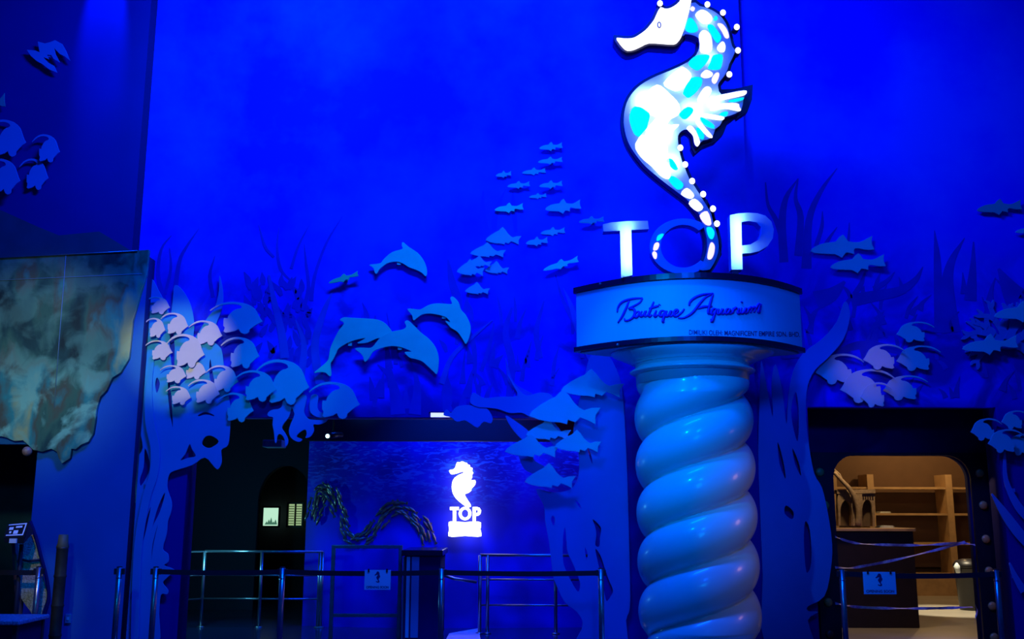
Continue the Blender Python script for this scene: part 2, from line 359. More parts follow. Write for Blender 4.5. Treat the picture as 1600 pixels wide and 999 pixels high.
# ------------------------------------------------------------------ shop behind the portal
YP = 11.5
sx0, sx1 = P(1225, 800, YP).x, P(1640, 800, YP).x
def XZ(pts, Y): return [(P(x, y, Y).x, P(x, y, Y).z) for x, y in pts]
ox0, ox1, ozt = P(1303, 800, YP).x, P(1519, 800, YP).x, P(1400, 712, YP).z
r_ = .26; op = [(ox0, -.0)] + [(ox0 + r_ - r_ * math.cos(a * PI / 16), ozt - r_ + r_ * math.sin(a * PI / 16)) for a in range(9)] + [(ox1 - r_ + r_ * math.sin(a * PI / 16), ozt - r_ + r_ * math.cos(a * PI / 16)) for a in range(9)] + [(ox1, 0)]
me = sheet_mesh([[(sx0, 0)] + op + [(sx1, 0), (sx1, 3.2), (sx0, 3.2)]], .12)
struct(link('wall_shop_front', me, M['navy'], None, (0, YP, 0)))
zt = P(1400, 712, YP - .06).z
def portal_side():
    a = XZ([(1273, 800), (1303, 800), (1519, 800), (1553, 800)], YP - .05)
    out = [(a[0][0], .001), (a[0][0], ozt + .03), (a[3][0], ozt + .03), (a[3][0], .001), (ox1, .001)] + [(x, z) for x, z in op[::-1][1:-1]] + [(ox0, .001)]
    return sheet_mesh([out], .045)
pf = link('door_frame', portal_side(), mat('black_portal_metal', (.006, .012, .03), .45, .3, var=.3), None, (0, YP - .05, 0))
pf.name = 'door_1'; struct(pf)
for (x, y, mk) in [(1532, 740, 'stud'), (1538, 790, 'stud'), (1542, 843, 'stud'), (1547, 893, 'stud'), (1552, 948, 'stud'), (1555, 997, 'stud'), (1282, 738, 'stud'), (1290, 790, 'stud'), (1293, 843, 'stud'), (1295, 942, 'stud'), (1298, 992, 'red')]:
    p = P(x, y, YP - .075); bm = bmesh.new()
    add_lathe(bm, [(.001, .028), (.03, .024), (.046, .012), (.05, 0)][::-1], 20)
    o = fin(bm, 'stud', M[mk], pf, (0, 0, 0)); o.rotation_euler = (PI / 2, 0, 0); o.location = p - pf.location + Vector((0, .024, 0))
    if mk == 'red': o['label'] = 'red round stud'
struct(boxo('floor_shop', (sx0 - .5, 11.63, 0), (10, 19.6, .012), M['shopfloor']))
struct(boxo('wall_shop_back', (sx0 - .6, 19.5, 0), (10, 19.6, 3.6), M['shopwall']))
struct(boxo('wall_shop_left', (sx0 - .6, 11.63, 0), (sx0 - .5, 19.5, 3.6), M['shopwall']))
struct(boxo('wall_shop_right', (10, 11.63, 0), (10.1, 19.5, 3.6), M['shopwall']))
struct(boxo('ceiling_shop', (sx0 - .6, 11.63, 3.6), (10.1, 19.6, 3.7), M['dark']))
# ------------------------------------------------------------------ fish cutouts
def norm_t(pts):
    xs = [p[0] for p in pts]; ys = [p[1] for p in pts]
    a, b, c, d = min(xs), max(xs), min(ys), max(ys)
    return [((x - a) / (b - a), (y - c) / (d - c)) for x, y in pts]
BANNER = norm_t([(512, 178), (535, 160), (560, 145), (590, 134), (620, 128), (650, 126), (680, 128), (712, 133), (740, 140), (768, 153), (790, 170), (804, 192), (815, 215), (826, 234), (838, 248), (820, 258), (805, 265), (770, 290), (758, 297), (755, 312), (745, 323), (727, 327), (706, 320), (697, 308), (692, 295), (678, 301), (665, 308), (635, 314), (610, 318), (597, 310), (603, 298), (605, 285), (596, 275), (597, 240), (600, 228), (622, 231), (626, 216), (635, 203), (648, 190), (660, 180), (680, 171), (700, 168), (712, 160), (706, 150), (690, 143), (670, 139), (650, 138), (625, 139), (600, 143), (576, 149), (555, 158), (533, 169), (515, 182)])
TROUT = norm_t([(268, 568), (280, 552), (300, 540), (330, 527), (360, 520), (395, 516), (425, 512), (448, 484), (470, 470), (485, 488), (500, 510), (535, 515), (570, 515), (600, 505), (628, 490), (652, 478), (648, 500), (650, 525), (665, 558), (630, 560), (600, 557), (565, 550), (545, 551), (537, 560), (539, 585), (515, 578), (490, 575), (475, 592), (463, 608), (445, 596), (420, 585), (375, 584), (330, 582), (290, 578)])
CARP = norm_t([(410, 436), (418, 422), (440, 403), (462, 388), (480, 378), (490, 366), (500, 356), (515, 374), (528, 396), (542, 412), (555, 420), (575, 413), (598, 412), (585, 435), (585, 462), (565, 450), (545, 441), (532, 456), (512, 448), (510, 462), (490, 456), (465, 455), (435, 448)])
nfish = [0]
def fish(T, bb, Y, label, group, m='fish', mirror=False, shear=0, gap=.05, name='fish_cutout', cat='fish cutout', mount=True, smooth=0):
    x0, y0, x1, y1 = bb; pts = []
    for u, v in T:
        if mirror: u = 1 - u
        pts.append((x0 + (x1 - x0) * u, y0 + (y1 - y0) * (v + shear * (.5 - u)) if not shear else y0 + (y1 - y0) * ((v * (1 - abs(shear))) + (shear * (1 - u) if shear > 0 else -shear * u))))
    nfish[0] += 1
    lay = (nfish[0] % 4) * .018
    yy = Y - gap - lay
    return cut(name, [pts], yy, .012, M[m], bevel=.002, label=label, cat=cat, group=group, mount=(Y - yy - .012) if mount else 0)
GL = 'long-finned fish cutouts left of the entrance'
lab = [((227, 464, 265, 491), 'small pale long-finned fish cutout, topmost of the left shoal'),
       ((251, 489, 294, 523), 'pale fish cutout below and right of the topmost fish, tail over a kelp blade'),
       ((226, 497, 258, 528), 'small pale fish cutout against the wall corner, second from the top at the left edge'),
       ((295, 501, 347, 540), 'pale fish cutout left of the two large blue fish, upper right of the pale ones'),
       ((227, 532, 269, 563), 'pale fish cutout at the left edge touching the widest pale fish'),
       ((261, 522, 319, 575), 'widest pale fish cutout with its tail hanging low, middle of the left shoal'),
       ((250, 571, 291, 599), 'small pale fish cutout just under the widest pale fish at left'),
       ((280, 564, 322, 593), 'small pale fish cutout right of its twin, under the widest pale fish'),
       ((322, 571, 372, 613), 'pale fish cutout with steep back beside the large bluish fish, lower middle'),
       ((294, 593, 343, 631), 'pale fish cutout in the lowest row of the left shoal, right one'),
       ((259, 604, 298, 633), 'small pale fish cutout lowest and leftmost of the left shoal'),
       ((341, 614, 396, 660), 'bluish white fish cutout hanging lowest, over the dark opening edge'),
       ((328, 472, 410, 522), 'large light blue fish cutout, topmost of the blue ones'),
       ((345, 527, 405, 576), 'light blue fish cutout directly under the topmost blue one'),
       ((367, 579, 432, 628), 'light blue fish cutout partly overlapped by the largest fish'),
       ((399, 562, 483, 633), 'largest bright blue long-finned fish cutout above the seaweed tendrils'),
       ((483, 597, 562, 655), 'bright blue fish cutout furthest right of the left shoal, above the entrance')]
for bb, l in lab: fish(BANNER, bb, YF, l, GL, gap=.085)
GR = 'long-finned fish cutouts above the shop doorway'
for bb, l in [((1401, 503, 1460, 535), 'dim blue long-finned fish cutout, topmost of the shoal above the shop doorway'),
              ((1349, 538, 1414, 578), 'dim blue fish cutout in the middle row, left of its neighbour, above the doorway'),
              ((1401, 540, 1470, 580), 'dim blue fish cutout in the middle row at the right, above the doorway'),
              ((1274, 553, 1350, 601), 'grey blue fish cutout at the left end of the doorway shoal'),
              ((1313, 577, 1398, 630), 'largest grey blue fish cutout at the bottom of the doorway shoal'),
              ((1345, 598, 1394, 637), 'grey blue fish cutout half behind two others, lowest of the doorway shoal'),
              ((1380, 587, 1450, 626), 'grey blue fish cutout at the lower right of the doorway shoal')]:
    fish(BANNER, bb, YR, l, GR, mirror=True, gap=.04)
for bb, l in [((1517, 654, 1566, 689), 'bright blue long-finned fish cutout right of the shop doorway, leftmost of four'),
              ((1565, 642, 1608, 671), 'bright blue fish cutout at the right picture edge, topmost of four'),
              ((1544, 671, 1600, 708), 'bright blue fish cutout right of the doorway, middle of the lower pair'),
              ((1574, 678, 1625, 712), 'bright blue fish cutout right of the doorway, lowest at the picture edge')]:
    fish(BANNER, bb, YR, l, 'long-finned fish cutouts at the right edge', mirror=True, gap=.04)
for bb, l in [((-22, 187, 40, 245), 'dark blue fish cutout on the left wall, cut by the picture edge, upper'),
              ((50, 210, 93, 254), 'dark blue fish cutout on the left wall, upper right of four'),
              ((-25, 248, 31, 304), 'dark blue fish cutout on the left wall, cut by the picture edge, lower'),
              ((30, 248, 75, 297), 'dark blue fish cutout on the left wall, lower right of four')]:
    fish(BANNER, bb, BY, l, 'fish cutouts on the dim left wall', gap=.05, m='block_fish' if 'block_fish' in M else 'kelp')
cut('fish_cutout', [[(42, 78), (55, 79), (62, 82), (59, 65), (70, 68), (78, 66), (86, 63), (97, 69), (103, 80), (109, 94), (101, 88), (93, 84), (84, 74), (86, 84), (93, 97), (84, 92), (80, 86), (73, 85), (76, 92), (66, 88), (75, 98), (84, 103), (89, 113), (78, 109), (66, 100), (57, 95), (48, 87)]], BY - .06, .014, M['kelp'], bevel=.002, mount=.046,
    label='ragged-finned dark blue fish cutout alone high on the left wall', cat='fish cutout')
fish(TROUT, (-30, 144, 8, 178), BY, 'teal fish cutout nose at the left picture edge, above four fish', None, m='fish_dull')
GS = 'slim fish cutouts in the centre school'
for bb, l, mk in [((843, 222, 879, 236), 'faint slim blue fish cutout, topmost of the centre school', 'fish'),
                  ((841, 245, 879, 257), 'faint slim fish cutout second from the top of the centre school', 'fish'),
                  ((816, 262, 853, 274), 'faint slim fish cutout third from the top of the centre school', 'fish'),
                  ((775, 267, 799, 278), 'tiny slim fish cutout, leftmost in the upper centre school', 'fish'),
                  ((793, 283, 828, 295), 'slim fish cutout below the tiny leftmost one in the centre school', 'fish'),
                  ((843, 282, 879, 295), 'slim fish cutout right of its level neighbour, midway down the school', 'fish'),
                  ((827, 302, 854, 311), 'small slim fish cutout just above the larger broad-finned one', 'fish'),
                  ((773, 317, 818, 333), 'slim grey blue fish cutout over dark painted weed stems', 'dolphin'),
                  ((852, 311, 908, 334), 'largest slim blue fish cutout with a tall back fin in the centre school', 'fish'),
                  ((905, 338, 944, 351), 'dull green slim fish cutout just left of the letter T', 'fish_dull'),
                  ((845, 355, 883, 369), 'slim blue fish cutout below the largest of the centre school', 'fish'),
                  ((822, 370, 856, 385), 'slim blue fish cutout right of the broad-bodied fish group', 'fish')]:
    fish(TROUT, bb, YF, l, GS, m=mk, gap=.016)
fish(TROUT, (849, 399, 904, 427), YF, 'green grey slim fish cutout nose down, left of the round sign', None, m='dolphin', shear=.45, gap=.03)
fish(TROUT, (514, 423, 560, 446), YF, 'bright green slim fish cutout nose down, left of the topmost dolphin', None, m='fish_green', shear=.45, gap=.03)
for bb, l in [((759, 355, 814, 382), 'broad blue fish cutout with peaked back, topmost of its close group'),
              ((735, 379, 790, 402), 'broad blue fish cutout second in the close group, overlapped'),
              ((731, 400, 768, 417), 'broad blue fish cutout mostly hidden in the middle of the close group'),
              ((714, 405, 757, 431), 'broad blue fish cutout leftmost of the close group'),
              ((758, 408, 795, 428), 'small peaked blue fish cutout right of the leftmost one'),
              ((727, 441, 765, 460), 'small blue fish cutout alone below the close group')]:
    fish(CARP, bb, YF, l, 'broad fish cutouts beside the dolphins', gap=.02)
for bb, l in [((877, 577, 975, 621), 'large bright blue fish cutout nearest the column capital'),
              ((827, 609, 938, 663), 'large bright blue fish cutout second from the top beside the column'),
              ((822, 655, 892, 688), 'bright blue fish cutout squeezed between larger ones beside the column'),
              ((789, 678, 873, 715), 'bright blue fish cutout furthest left, nose over the dark entrance'),
              ((867, 672, 939, 707), 'bright blue fish cutout on the kelp nearest the column shaft'),
              ((820, 724, 899, 763), 'bright blue fish cutout lowest, alone below the others beside the column')]:
    fish(CARP, bb, YF, l, 'large fish cutouts left of the column', gap=.12)
for bb, l in [((1267, 367, 1366, 403), 'larger slim blue fish cutout right of the sign, upper of a pair'),
              ((1298, 396, 1384, 427), 'smaller slim blue fish cutout right of the sign, lower of a pair'),
              ((1504, 522, 1591, 555), 'slim bright blue fish cutout over the painted coral'),
              ((1554, 470, 1645, 504), 'slim blue fish cutout at the right picture edge above the coral one'),
              ((1587, 352, 1640, 367), 'slim fish cutout nose just entering at the right picture edge')]:
    fish(TROUT, bb, YR, l, 'slim fish cutouts right of the sign', gap=.05)
fish(TROUT, (1527, 311, 1597, 336), YR, 'faint green slim fish cutout high on the right wall', None, m='fish_dull', gap=.03)
# dolphins
def zz(pts, ox, oy, s): return [(ox + x / s, oy + y / s) for x, y in pts]
DG = 'leaping dolphin cutouts'
D = [([(710, 297), (745, 292), (780, 285), (800, 260), (850, 218), (915, 197), (912, 175), (918, 155), (955, 185), (1010, 222), (1045, 265), (1064, 310), (1068, 350), (1060, 367), (1040, 348), (1010, 330), (960, 312), (935, 297), (915, 285), (880, 275), (830, 282), (795, 303), (770, 325), (755, 350), (742, 343), (735, 315)], 'topmost grey blue dolphin cutout, leaping to the right', 0),
     ([(365, 970), (400, 940), (440, 905), (455, 880), (465, 820), (490, 760), (520, 705), (550, 665), (540, 650), (525, 640), (550, 625), (600, 628), (680, 632), (760, 640), (810, 665), (850, 715), (862, 745), (855, 760), (800, 752), (755, 756), (700, 780), (650, 787), (635, 783), (660, 770), (685, 753), (620, 765), (560, 790), (515, 820), (500, 850), (480, 890), (465, 915), (470, 985), (455, 988), (435, 970), (400, 966)], 'leftmost dolphin cutout with its tail low, behind another dolphin', .0),
     ([(620, 820), (670, 815), (720, 815), (750, 785), (775, 755), (820, 725), (860, 712), (920, 700), (940, 680), (930, 655), (950, 645), (990, 680), (1030, 720), (1080, 760), (1120, 810), (1140, 870), (1139, 930), (1130, 978), (1112, 965), (1080, 935), (1040, 900), (1000, 885), (960, 875), (930, 842), (975, 840), (930, 818), (880, 805), (830, 805), (770, 820), (730, 840), (705, 880), (680, 902), (670, 870), (650, 845)], 'lowest dolphin cutout, overlapping the leftmost one', .034),
     ([(948, 572), (1000, 575), (1030, 575), (1080, 548), (1130, 538), (1180, 540), (1225, 540), (1215, 505), (1232, 496), (1265, 530), (1280, 575), (1310, 610), (1335, 660), (1341, 700), (1332, 750), (1312, 790), (1295, 765), (1260, 715), (1220, 690), (1200, 668), (1185, 647), (1215, 655), (1190, 625), (1150, 610), (1090, 600), (1040, 605), (1010, 625), (985, 642), (975, 610)], 'rightmost dolphin cutout, nose pointing down', 0)]
for pts, l, off in D:
    cut('dolphin_cutout', [zz(smooth_poly(pts, 3), 400, 340, 4)], YF - .06 - off, .014, M['dolphin'], bevel=.002, label=l, cat='dolphin cutout', group=DG, mount=.046 + off)
# ------------------------------------------------------------------ kelp and coral boards
kl = [[(236, 436), (248, 455), (260, 478), (266, 496), (270, 470), (273, 446), (286, 455), (298, 478), (303, 505), (302, 530), (310, 520), (322, 500), (336, 480), (342, 455), (343, 432), (348, 455), (347, 480), (338, 505), (330, 530), (345, 545), (350, 575), (355, 610), (360, 640), (359, 670), (356, 695), (348, 701), (345, 706), (346, 722), (341, 733), (335, 730), (320, 715), (300, 727), (272, 736), (264, 742), (261, 756), (262, 767), (268, 785), (267, 800), (262, 815), (260, 835), (254, 858), (262, 866), (263, 878), (256, 884), (272, 891), (262, 902), (254, 911), (262, 922), (261, 929), (251, 930), (248, 960), (246, 1010), (196, 1010), (200, 940), (204, 860), (208, 790), (212, 740), (215, 716), (223, 700), (219, 672), (219, 640), (226, 600), (229, 540), (231, 470)],
      [(315, 693), (320, 683), (330, 681), (342, 690), (330, 700), (320, 699)], [(296, 694), (300, 702), (306, 713), (294, 716), (281, 720), (289, 710)],
      [(263, 590), (268, 620), (270, 670), (265, 645), (262, 615)], [(309, 649), (320, 644), (333, 648), (334, 651), (322, 648), (311, 651)],
      [(245, 590), (250, 600), (245, 615), (242, 602)], [(268, 500), (273, 540), (271, 585), (265, 545)], [(303, 545), (306, 570), (300, 592), (298, 565)], [(328, 560), (333, 585), (336, 610), (327, 590)], [(232, 632), (240, 655), (238, 660), (230, 645)], [(220, 760), (232, 740), (234, 722), (226, 700), (224, 730), (218, 750)],
      [(236, 790), (228, 830), (222, 850), (226, 820)], [(244, 800), (254, 775), (258, 772), (250, 800), (240, 820), (236, 832)], [(248, 815), (240, 850), (236, 880), (238, 850)]]
cut('kelp_cutout', [smooth_poly(p, 3) for p in kl], YF - .05, .014, M['kelp'], bevel=.002, mount=.036, label='tall blue kelp and rock cutout with an eye-shaped hole, left of the entrance', cat='kelp cutout')
# narrow leaf along the left of that kelp
cut('kelp_cutout', [smooth_poly(S([(239, 560), (232, 610), (234, 660), (242, 700), (240, 740), (228, 780), (216, 850), (212, 930), (210, 1010)], [3, 10, 14, 14, 13, 12, 12, 12, 12]), 1)], YF - .085, .014, M['kelp'], bevel=.002, mount=.02, label='long narrow curling kelp blade laid over the tall left kelp', cat='kelp cutout')
tend = [zz([(735, 95), (755, 68), (790, 55), (830, 50), (860, 20), (870, -60), (930, -60), (935, 30), (930, 60), (910, 120), (870, 170), (855, 210), (880, 250), (905, 300), (903, 340), (885, 362), (880, 310), (860, 270), (832, 258), (815, 280), (808, 330), (797, 320), (790, 240), (778, 180), (782, 120), (750, 112)], 280, 630, 5.333),
        zz([(925, 0), (1000, -60), (1060, -60), (1050, 20), (1040, 80), (1075, 130), (1130, 140), (1200, 140), (1242, 130), (1210, 165), (1160, 180), (1118, 180), (1122, 230), (1095, 278), (1052, 292), (1062, 260), (1052, 222), (1010, 240), (978, 280), (1025, 302), (1000, 324), (960, 312), (925, 280), (914, 230), (930, 170), (960, 90)], 280, 630, 5.333),
        zz([(1100, -60), (1155, -60), (1150, 40), (1182, 80), (1252, 92), (1200, 122), (1130, 108), (1088, 60)], 280, 630, 5.333)]
cut('seaweed_cutout', [smooth_poly(p, 3) for p in tend], YF - .04, .014, M['kelp'], bevel=.002, label='curly blue seaweed tendril cutout hanging over the entrance edge', cat='seaweed cutout', mount=.02)
br = [zz([(-90, 235), (-40, 262), (0, 272), (100, 262), (210, 256), (180, 180), (148, 118), (200, 190), (270, 255), (360, 235), (440, 250), (480, 330), (440, 400), (520, 520), (500, 600), (430, 560), (400, 430), (300, 400), (240, 370), (160, 372), (80, 345), (0, 335), (-60, 330), (-110, 300)], 760, 560, 4.344),
      zz([(130, 395), (170, 410), (280, 490), (330, 560), (290, 580), (230, 540), (170, 470)], 760, 560, 4.344),
      zz([(220, 640), (300, 655), (330, 700), (400, 740), (420, 790), (310, 780), (250, 740)], 760, 560, 4.344),
      zz([(-290, 385), (-270, 350), (-240, 372), (-200, 330), (-120, 320), (-60, 330), (0, 340), (40, 400), (30, 440), (-20, 430), (-60, 470), (-110, 440), (-150, 420), (-200, 430), (-240, 400)], 760, 560, 4.344)]
for k_, (p, l) in enumerate(zip(br, ['blue coral branch cutout reaching left from behind the large fish', 'blue coral twig cutout pointing up left over the dark opening', 'curved blue coral twig cutout under the leftmost large fish', 'small ragged dark blue coral cutout hanging over the strip lamp'])):
    cut('coral_cutout', [smooth_poly(p, 3)], YF - .05 + .016 * k_ % .04, .012, M['coral'], bevel=.002, label=l, cat='coral cutout', group='coral branch cutouts over the entrance')
Z6 = lambda pts: zz(pts, 760, 780, 4.56)
kc = [[(921, 560), (935, 552), (951, 556), (968, 590), (974, 630), (978, 700), (981, 780), (984, 900), (984, 950), (978, 970), (975, 1010), (902, 1010), (909, 985), (910, 970), (900, 955), (883, 942), (870, 916), (865, 903), (862, 880), (858, 846), (852, 815), (850, 790), (838, 765), (862, 770), (890, 766), (904, 745), (904, 705), (896, 680), (900, 650), (912, 600)],
      Z6([(470, 118), (488, 140), (482, 195), (460, 150)]), Z6([(560, 200), (572, 300), (580, 380), (625, 480), (668, 600), (655, 665), (610, 600), (570, 520), (545, 440), (545, 280)]),
      Z6([(755, 145), (790, 170), (818, 210), (810, 280), (805, 340), (775, 330), (782, 260), (775, 200)]), Z6([(775, 358), (812, 400), (840, 480), (870, 570), (903, 650), (885, 700), (855, 730), (835, 640), (805, 500)]),
      Z6([(700, 340), (718, 380), (722, 410), (714, 436), (706, 400)]), Z6([(630, 8), (660, 30), (678, 72), (655, 50)]),
      [(918, 700), (924, 712), (926, 726), (921, 715)]]
cut('kelp_cutout', [smooth_poly(p, 3) for p in kc], YF - .05, .014, M['coral'], bevel=.002, mount=.036, label='broad dark blue kelp cutout with slits, on the pillar left of the twisted column', cat='kelp cutout')
kr = [[(1188, 600), (1190, 565), (1197, 600), (1208, 655), (1206, 600), (1212, 570), (1222, 610), (1229, 665), (1232, 620), (1240, 580), (1256, 552), (1285, 530), (1308, 503), (1318, 475), (1324, 474), (1328, 495), (1318, 530), (1295, 558), (1274, 578), (1262, 603), (1259, 640), (1263, 690), (1272, 740), (1284, 762), (1293, 800), (1300, 850), (1298, 890), (1288, 932), (1262, 948), (1264, 956), (1278, 957), (1262, 970), (1268, 1010), (1196, 1010), (1192, 900), (1188, 800), (1185, 700)],
      [(1243, 612), (1248, 640), (1247, 690), (1240, 672), (1236, 640)], [(1215, 690), (1224, 720), (1228, 750), (1218, 725)], [(1258, 815), (1266, 830), (1268, 880), (1260, 895), (1256, 850)], [(1238, 700), (1248, 722), (1252, 745), (1242, 725)], [(1228, 790), (1240, 800), (1238, 812), (1226, 803)]]
cut('kelp_cutout', [smooth_poly(p, 3) for p in kr], YR - .12, .014, M['coral'], bevel=.002, mount=.10, label='tall bulging blue kelp cutout between the twisted column and the shop doorway', cat='kelp cutout')
fr_ = [S([(1550, 772), (1568, 800), (1588, 828), (1606, 850)], [2, 12, 16, 14]), S([(1570, 705), (1572, 750), (1590, 790), (1612, 815)], [3, 7, 12, 14]), S([(1578, 880), (1586, 900), (1600, 925)], [2, 8, 12])]
for p, l in zip(fr_, ['lowest-starting blue kelp blade right of the shop doorway, widest of three', 'upright blue kelp blade under the right edge fish', 'short blue kelp blade near the floor at the right edge']):
    cut('kelp_cutout', [p], YR - .05, .014, M['coral'], label=l, cat='kelp cutout', group='kelp blades at the right edge', mount=.036)
# branching coral at the right
bm = bmesh.new(); cc = random.Random(4); segs = []
def grow(x, y, a, l, w, d):
    x2, y2 = x + l * math.cos(a), y - l * math.sin(a); segs.append(((x, y), ((x + x2) / 2 + cc.uniform(-2, 2), (y + y2) / 2 + cc.uniform(-2, 2)), (x2, y2), w, d))
    if d:
        for s in (-1, 1): grow(x2, y2, a + s * cc.uniform(.25, .65), l * cc.uniform(.7, .9), w * .72, d - 1)
for a in (.5, 1.2, 1.9, 2.6, 3.3, -.2): grow(1574, 538, a, 24, 17, 3)
for i, (a, b_, c_, w, d) in enumerate(segs):
    p = S([a, b_, c_], [w, w * .85, w * .7 if d else 1.5]); Yc = YR - .022 - (i % 9) * .0008; h = len(p) // 2
    L_ = [P(x, y, Yc) for x, y in p[:h]]; R_ = [P(x, y, Yc) for x, y in p[h:]][::-1]
    a_ = [bm.verts.new(q) for q in L_]; b2 = [bm.verts.new(q) for q in R_]
    for k in range(h - 1): bm.faces.new((a_[k], a_[k + 1], b2[k + 1], b2[k]))
r = bmesh.ops.extrude_face_region(bm, geom=list(bm.faces)); bmesh.ops.translate(bm, verts=[v for v in r['geom'] if isinstance(v, bmesh.types.BMVert)], vec=(0, .018, 0))
cen = P(1572, 540, YR); bmesh.ops.translate(bm, verts=bm.verts, vec=-cen)
meta(fin(bm, 'coral_cutout', M['coral'], None, cen), 'fan of branching blue coral behind the slim fish at the right', 'coral cutout')
# ------------------------------------------------------------------ reef painting on the left block
rm = bpy.data.materials.new('reef_painting'); rm.use_nodes = True; nt = rm.node_tree; N = nt.nodes; b = N['Principled BSDF']; b.inputs['Roughness'].default_value = .6
tc = N.new('ShaderNodeTexCoord')
def noise(scale, det, dist, mpv=(1, 1, 1)):
    mp = N.new('ShaderNodeMapping'); mp.inputs['Scale'].default_value = mpv; nt.links.new(tc.outputs['Object'], mp.inputs[0])
    n = N.new('ShaderNodeTexNoise'); n.inputs['Scale'].default_value = scale; n.inputs['Detail'].default_value = det; n.inputs['Distortion'].default_value = dist; nt.links.new(mp.outputs[0], n.inputs['Vector']); return n
na = noise(1.1, 6, .25, (1.6, 1, .8)); nb = noise(3.2, 12, .5)
ra = N.new('ShaderNodeValToRGB'); e = ra.color_ramp.elements
e[0].position = .38; e[0].color = (.010, .022, .018, 1); e[1].position = .66; e[1].color = (.55, .46, .16, 1)
for pos, c in ((.44, (.02, .07, .05)), (.50, (.07, .16, .08)), (.545, (.14, .10, .05)), (.60, (.04, .30, .22))):
    k = e.new(pos); k.color = (*c, 1)
nt.links.new(na.outputs['Fac'], ra.inputs['Fac'])
rb = N.new('ShaderNodeValToRGB'); rb.color_ramp.elements[0].position = .46; rb.color_ramp.elements[1].position = .58; rb.color_ramp.elements[0].color = (0, 0, 0, 1)
nt.links.new(nb.outputs['Fac'], rb.inputs['Fac'])
sx_ = N.new('ShaderNodeSeparateXYZ'); nt.links.new(tc.outputs['Object'], sx_.inputs[0])
mr = N.new('ShaderNodeMapRange'); mr.inputs[1].default_value = .1; mr.inputs[2].default_value = -.6; mr.inputs[3].default_value = .25; mr.inputs[4].default_value = 1; nt.links.new(sx_.outputs['Z'], mr.inputs[0])
mm = N.new('ShaderNodeMath'); mm.operation = 'MULTIPLY'; nt.links.new(rb.outputs['Color'], mm.inputs[0]); nt.links.new(mr.outputs[0], mm.inputs[1])
mx = N.new('ShaderNodeMix'); mx.data_type = 'RGBA'; nt.links.new(mm.outputs[0], mx.inputs['Factor']); nt.links.new(ra.outputs['Color'], mx.inputs['A']); mx.inputs['B'].default_value = (.36, .62, .34, 1)
nt.links.new(mx.outputs['Result'], b.inputs['Base Color'])
edge = [(-70, 407), (232, 391), (228, 430), (220, 455), (213, 480), (207, 500), (205, 520), (201, 560), (188, 582), (175, 590), (166, 610), (156, 620), (150, 640), (148, 660), (145, 678), (138, 690), (126, 695), (118, 702), (111, 701), (109, 716), (97, 724), (92, 716), (89, 706), (80, 701), (66, 706), (52, 703), (45, 696), (36, 688), (22, 689), (8, 683), (-10, 680), (-70, 676)]
rp_ = cut('reef_painting', [edge], BY - .05, .05, rm, bevel=.003, label='large dim reef painting panel with a ragged lower edge on the left wall', cat='painting')
seam = mat('pale_joint', (.25, .35, .40), .6)
for a, b_ in (((-60, 441), (222, 428)), ((103, 398), (84, 640))):
    p, q = P(*a, BY - .053), P(*b_, BY - .053); bm = bmesh.new(); add_tube(bm, [p - rp_.location, q - rp_.location], .0035, 6); fin(bm, 'panel_joint', seam, rp_)
bm = bmesh.new(); p, q = P(-60, 406.5, BY - .06), P(215, 392, BY - .06); add_tube(bm, [p - rp_.location, q - rp_.location], .006, 6); fin(bm, 'top_trim', M['steel_dim'], rp_)
# ------------------------------------------------------------------ twisted column with capital
CY = 9.9; cb = P(1088, 800, CY); cX = cb.x
col = thing('twisted_column', (cX, CY, 0), 'large pearly blue column twisted like rope, carrying the round sign', 'column')
zt_ = P(1080, 597, CY).z; lead = .93; lobe = lead / 2; Rn, Bb = .455, .125
nth, nz = 96, 300; z0 = .25; bm = bmesh.new(); rings = []
zoff = P(1005, 687, CY).z
for j in range(nz + 1):
    z = z0 + (zt_ - z0) * j / nz; rg = []
    for k in range(nth):
        th = 2 * PI * k / nth          # 0 = +x, front is -y = 3pi/2
        # groove rises to the right across the front
        u = ((z - zoff) - lead * (th - PI) / (2 * PI)) / lobe; u -= math.floor(u)
        rr = Rn + Bb * (max(0, 1 - (2 * u - 1) ** 2)) ** .62
        tp = min(1, (zt_ - z) / .16 + .0); rr = rr * (tp) + (.555) * (1 - tp) if tp < 1 else rr
        tb = min(1, (z - z0) / .16); rr = rr * tb + .5 * (1 - tb) if tb < 1 else rr
        rg.append(bm.verts.new((rr * math.cos(th), rr * math.sin(th), z)))
    rings.append(rg)
for A, B in zip(rings, rings[1:]):
    for k in range(nth):
        bm.faces.new((A[k], A[(k + 1) % nth], B[(k + 1) % nth], B[k])).smooth = True
bm.faces.new(rings[0][::-1]); bm.faces.new(rings[-1])
fin(bm, 'shaft', M['pearl'], col)
bm = bmesh.new(); add_lathe(bm, [(.82, 0), (.82, .08), (.78, .10), (.74, .13), (.68, .16), (.62, .19), (.64, .21), (.6, .25), (.5, .26)], 64); fin(bm, 'base', M['pearl'], col)
zd0 = P(1085, 538, CY - .3).z
za = lambda y: P(1080, y, CY).z
bm = bmesh.new(); t0 = zt_ - .03
add_lathe(bm, [(.555, t0), (.56, t0 + .10), (.60, t0 + .11), (.62, t0 + .125), (.60, t0 + .14), (.57, t0 + .15), (.56, t0 + .17)], 72); fin(bm, 'neck_ring', M['pearl'], col)
bm = bmesh.new(); h = t0 + .165; rings = []
for rx_, ry_, z in [(.56, .56, h), (.565, .565, h + .04), (.60, .59, h + .045), (.60, .59, h + .055), (.64, .61, h + .065), (.655, .62, h + .08), (.70, .63, h + .09), (.72, .64, h + .105), (.78, .65, h + .12), (.81, .655, h + .14), (.81, .655, h + .15)]:
    rings.append([bm.verts.new((rx_ * math.cos(2 * PI * k / 72), ry_ * math.sin(2 * PI * k / 72), z)) for k in range(72)])
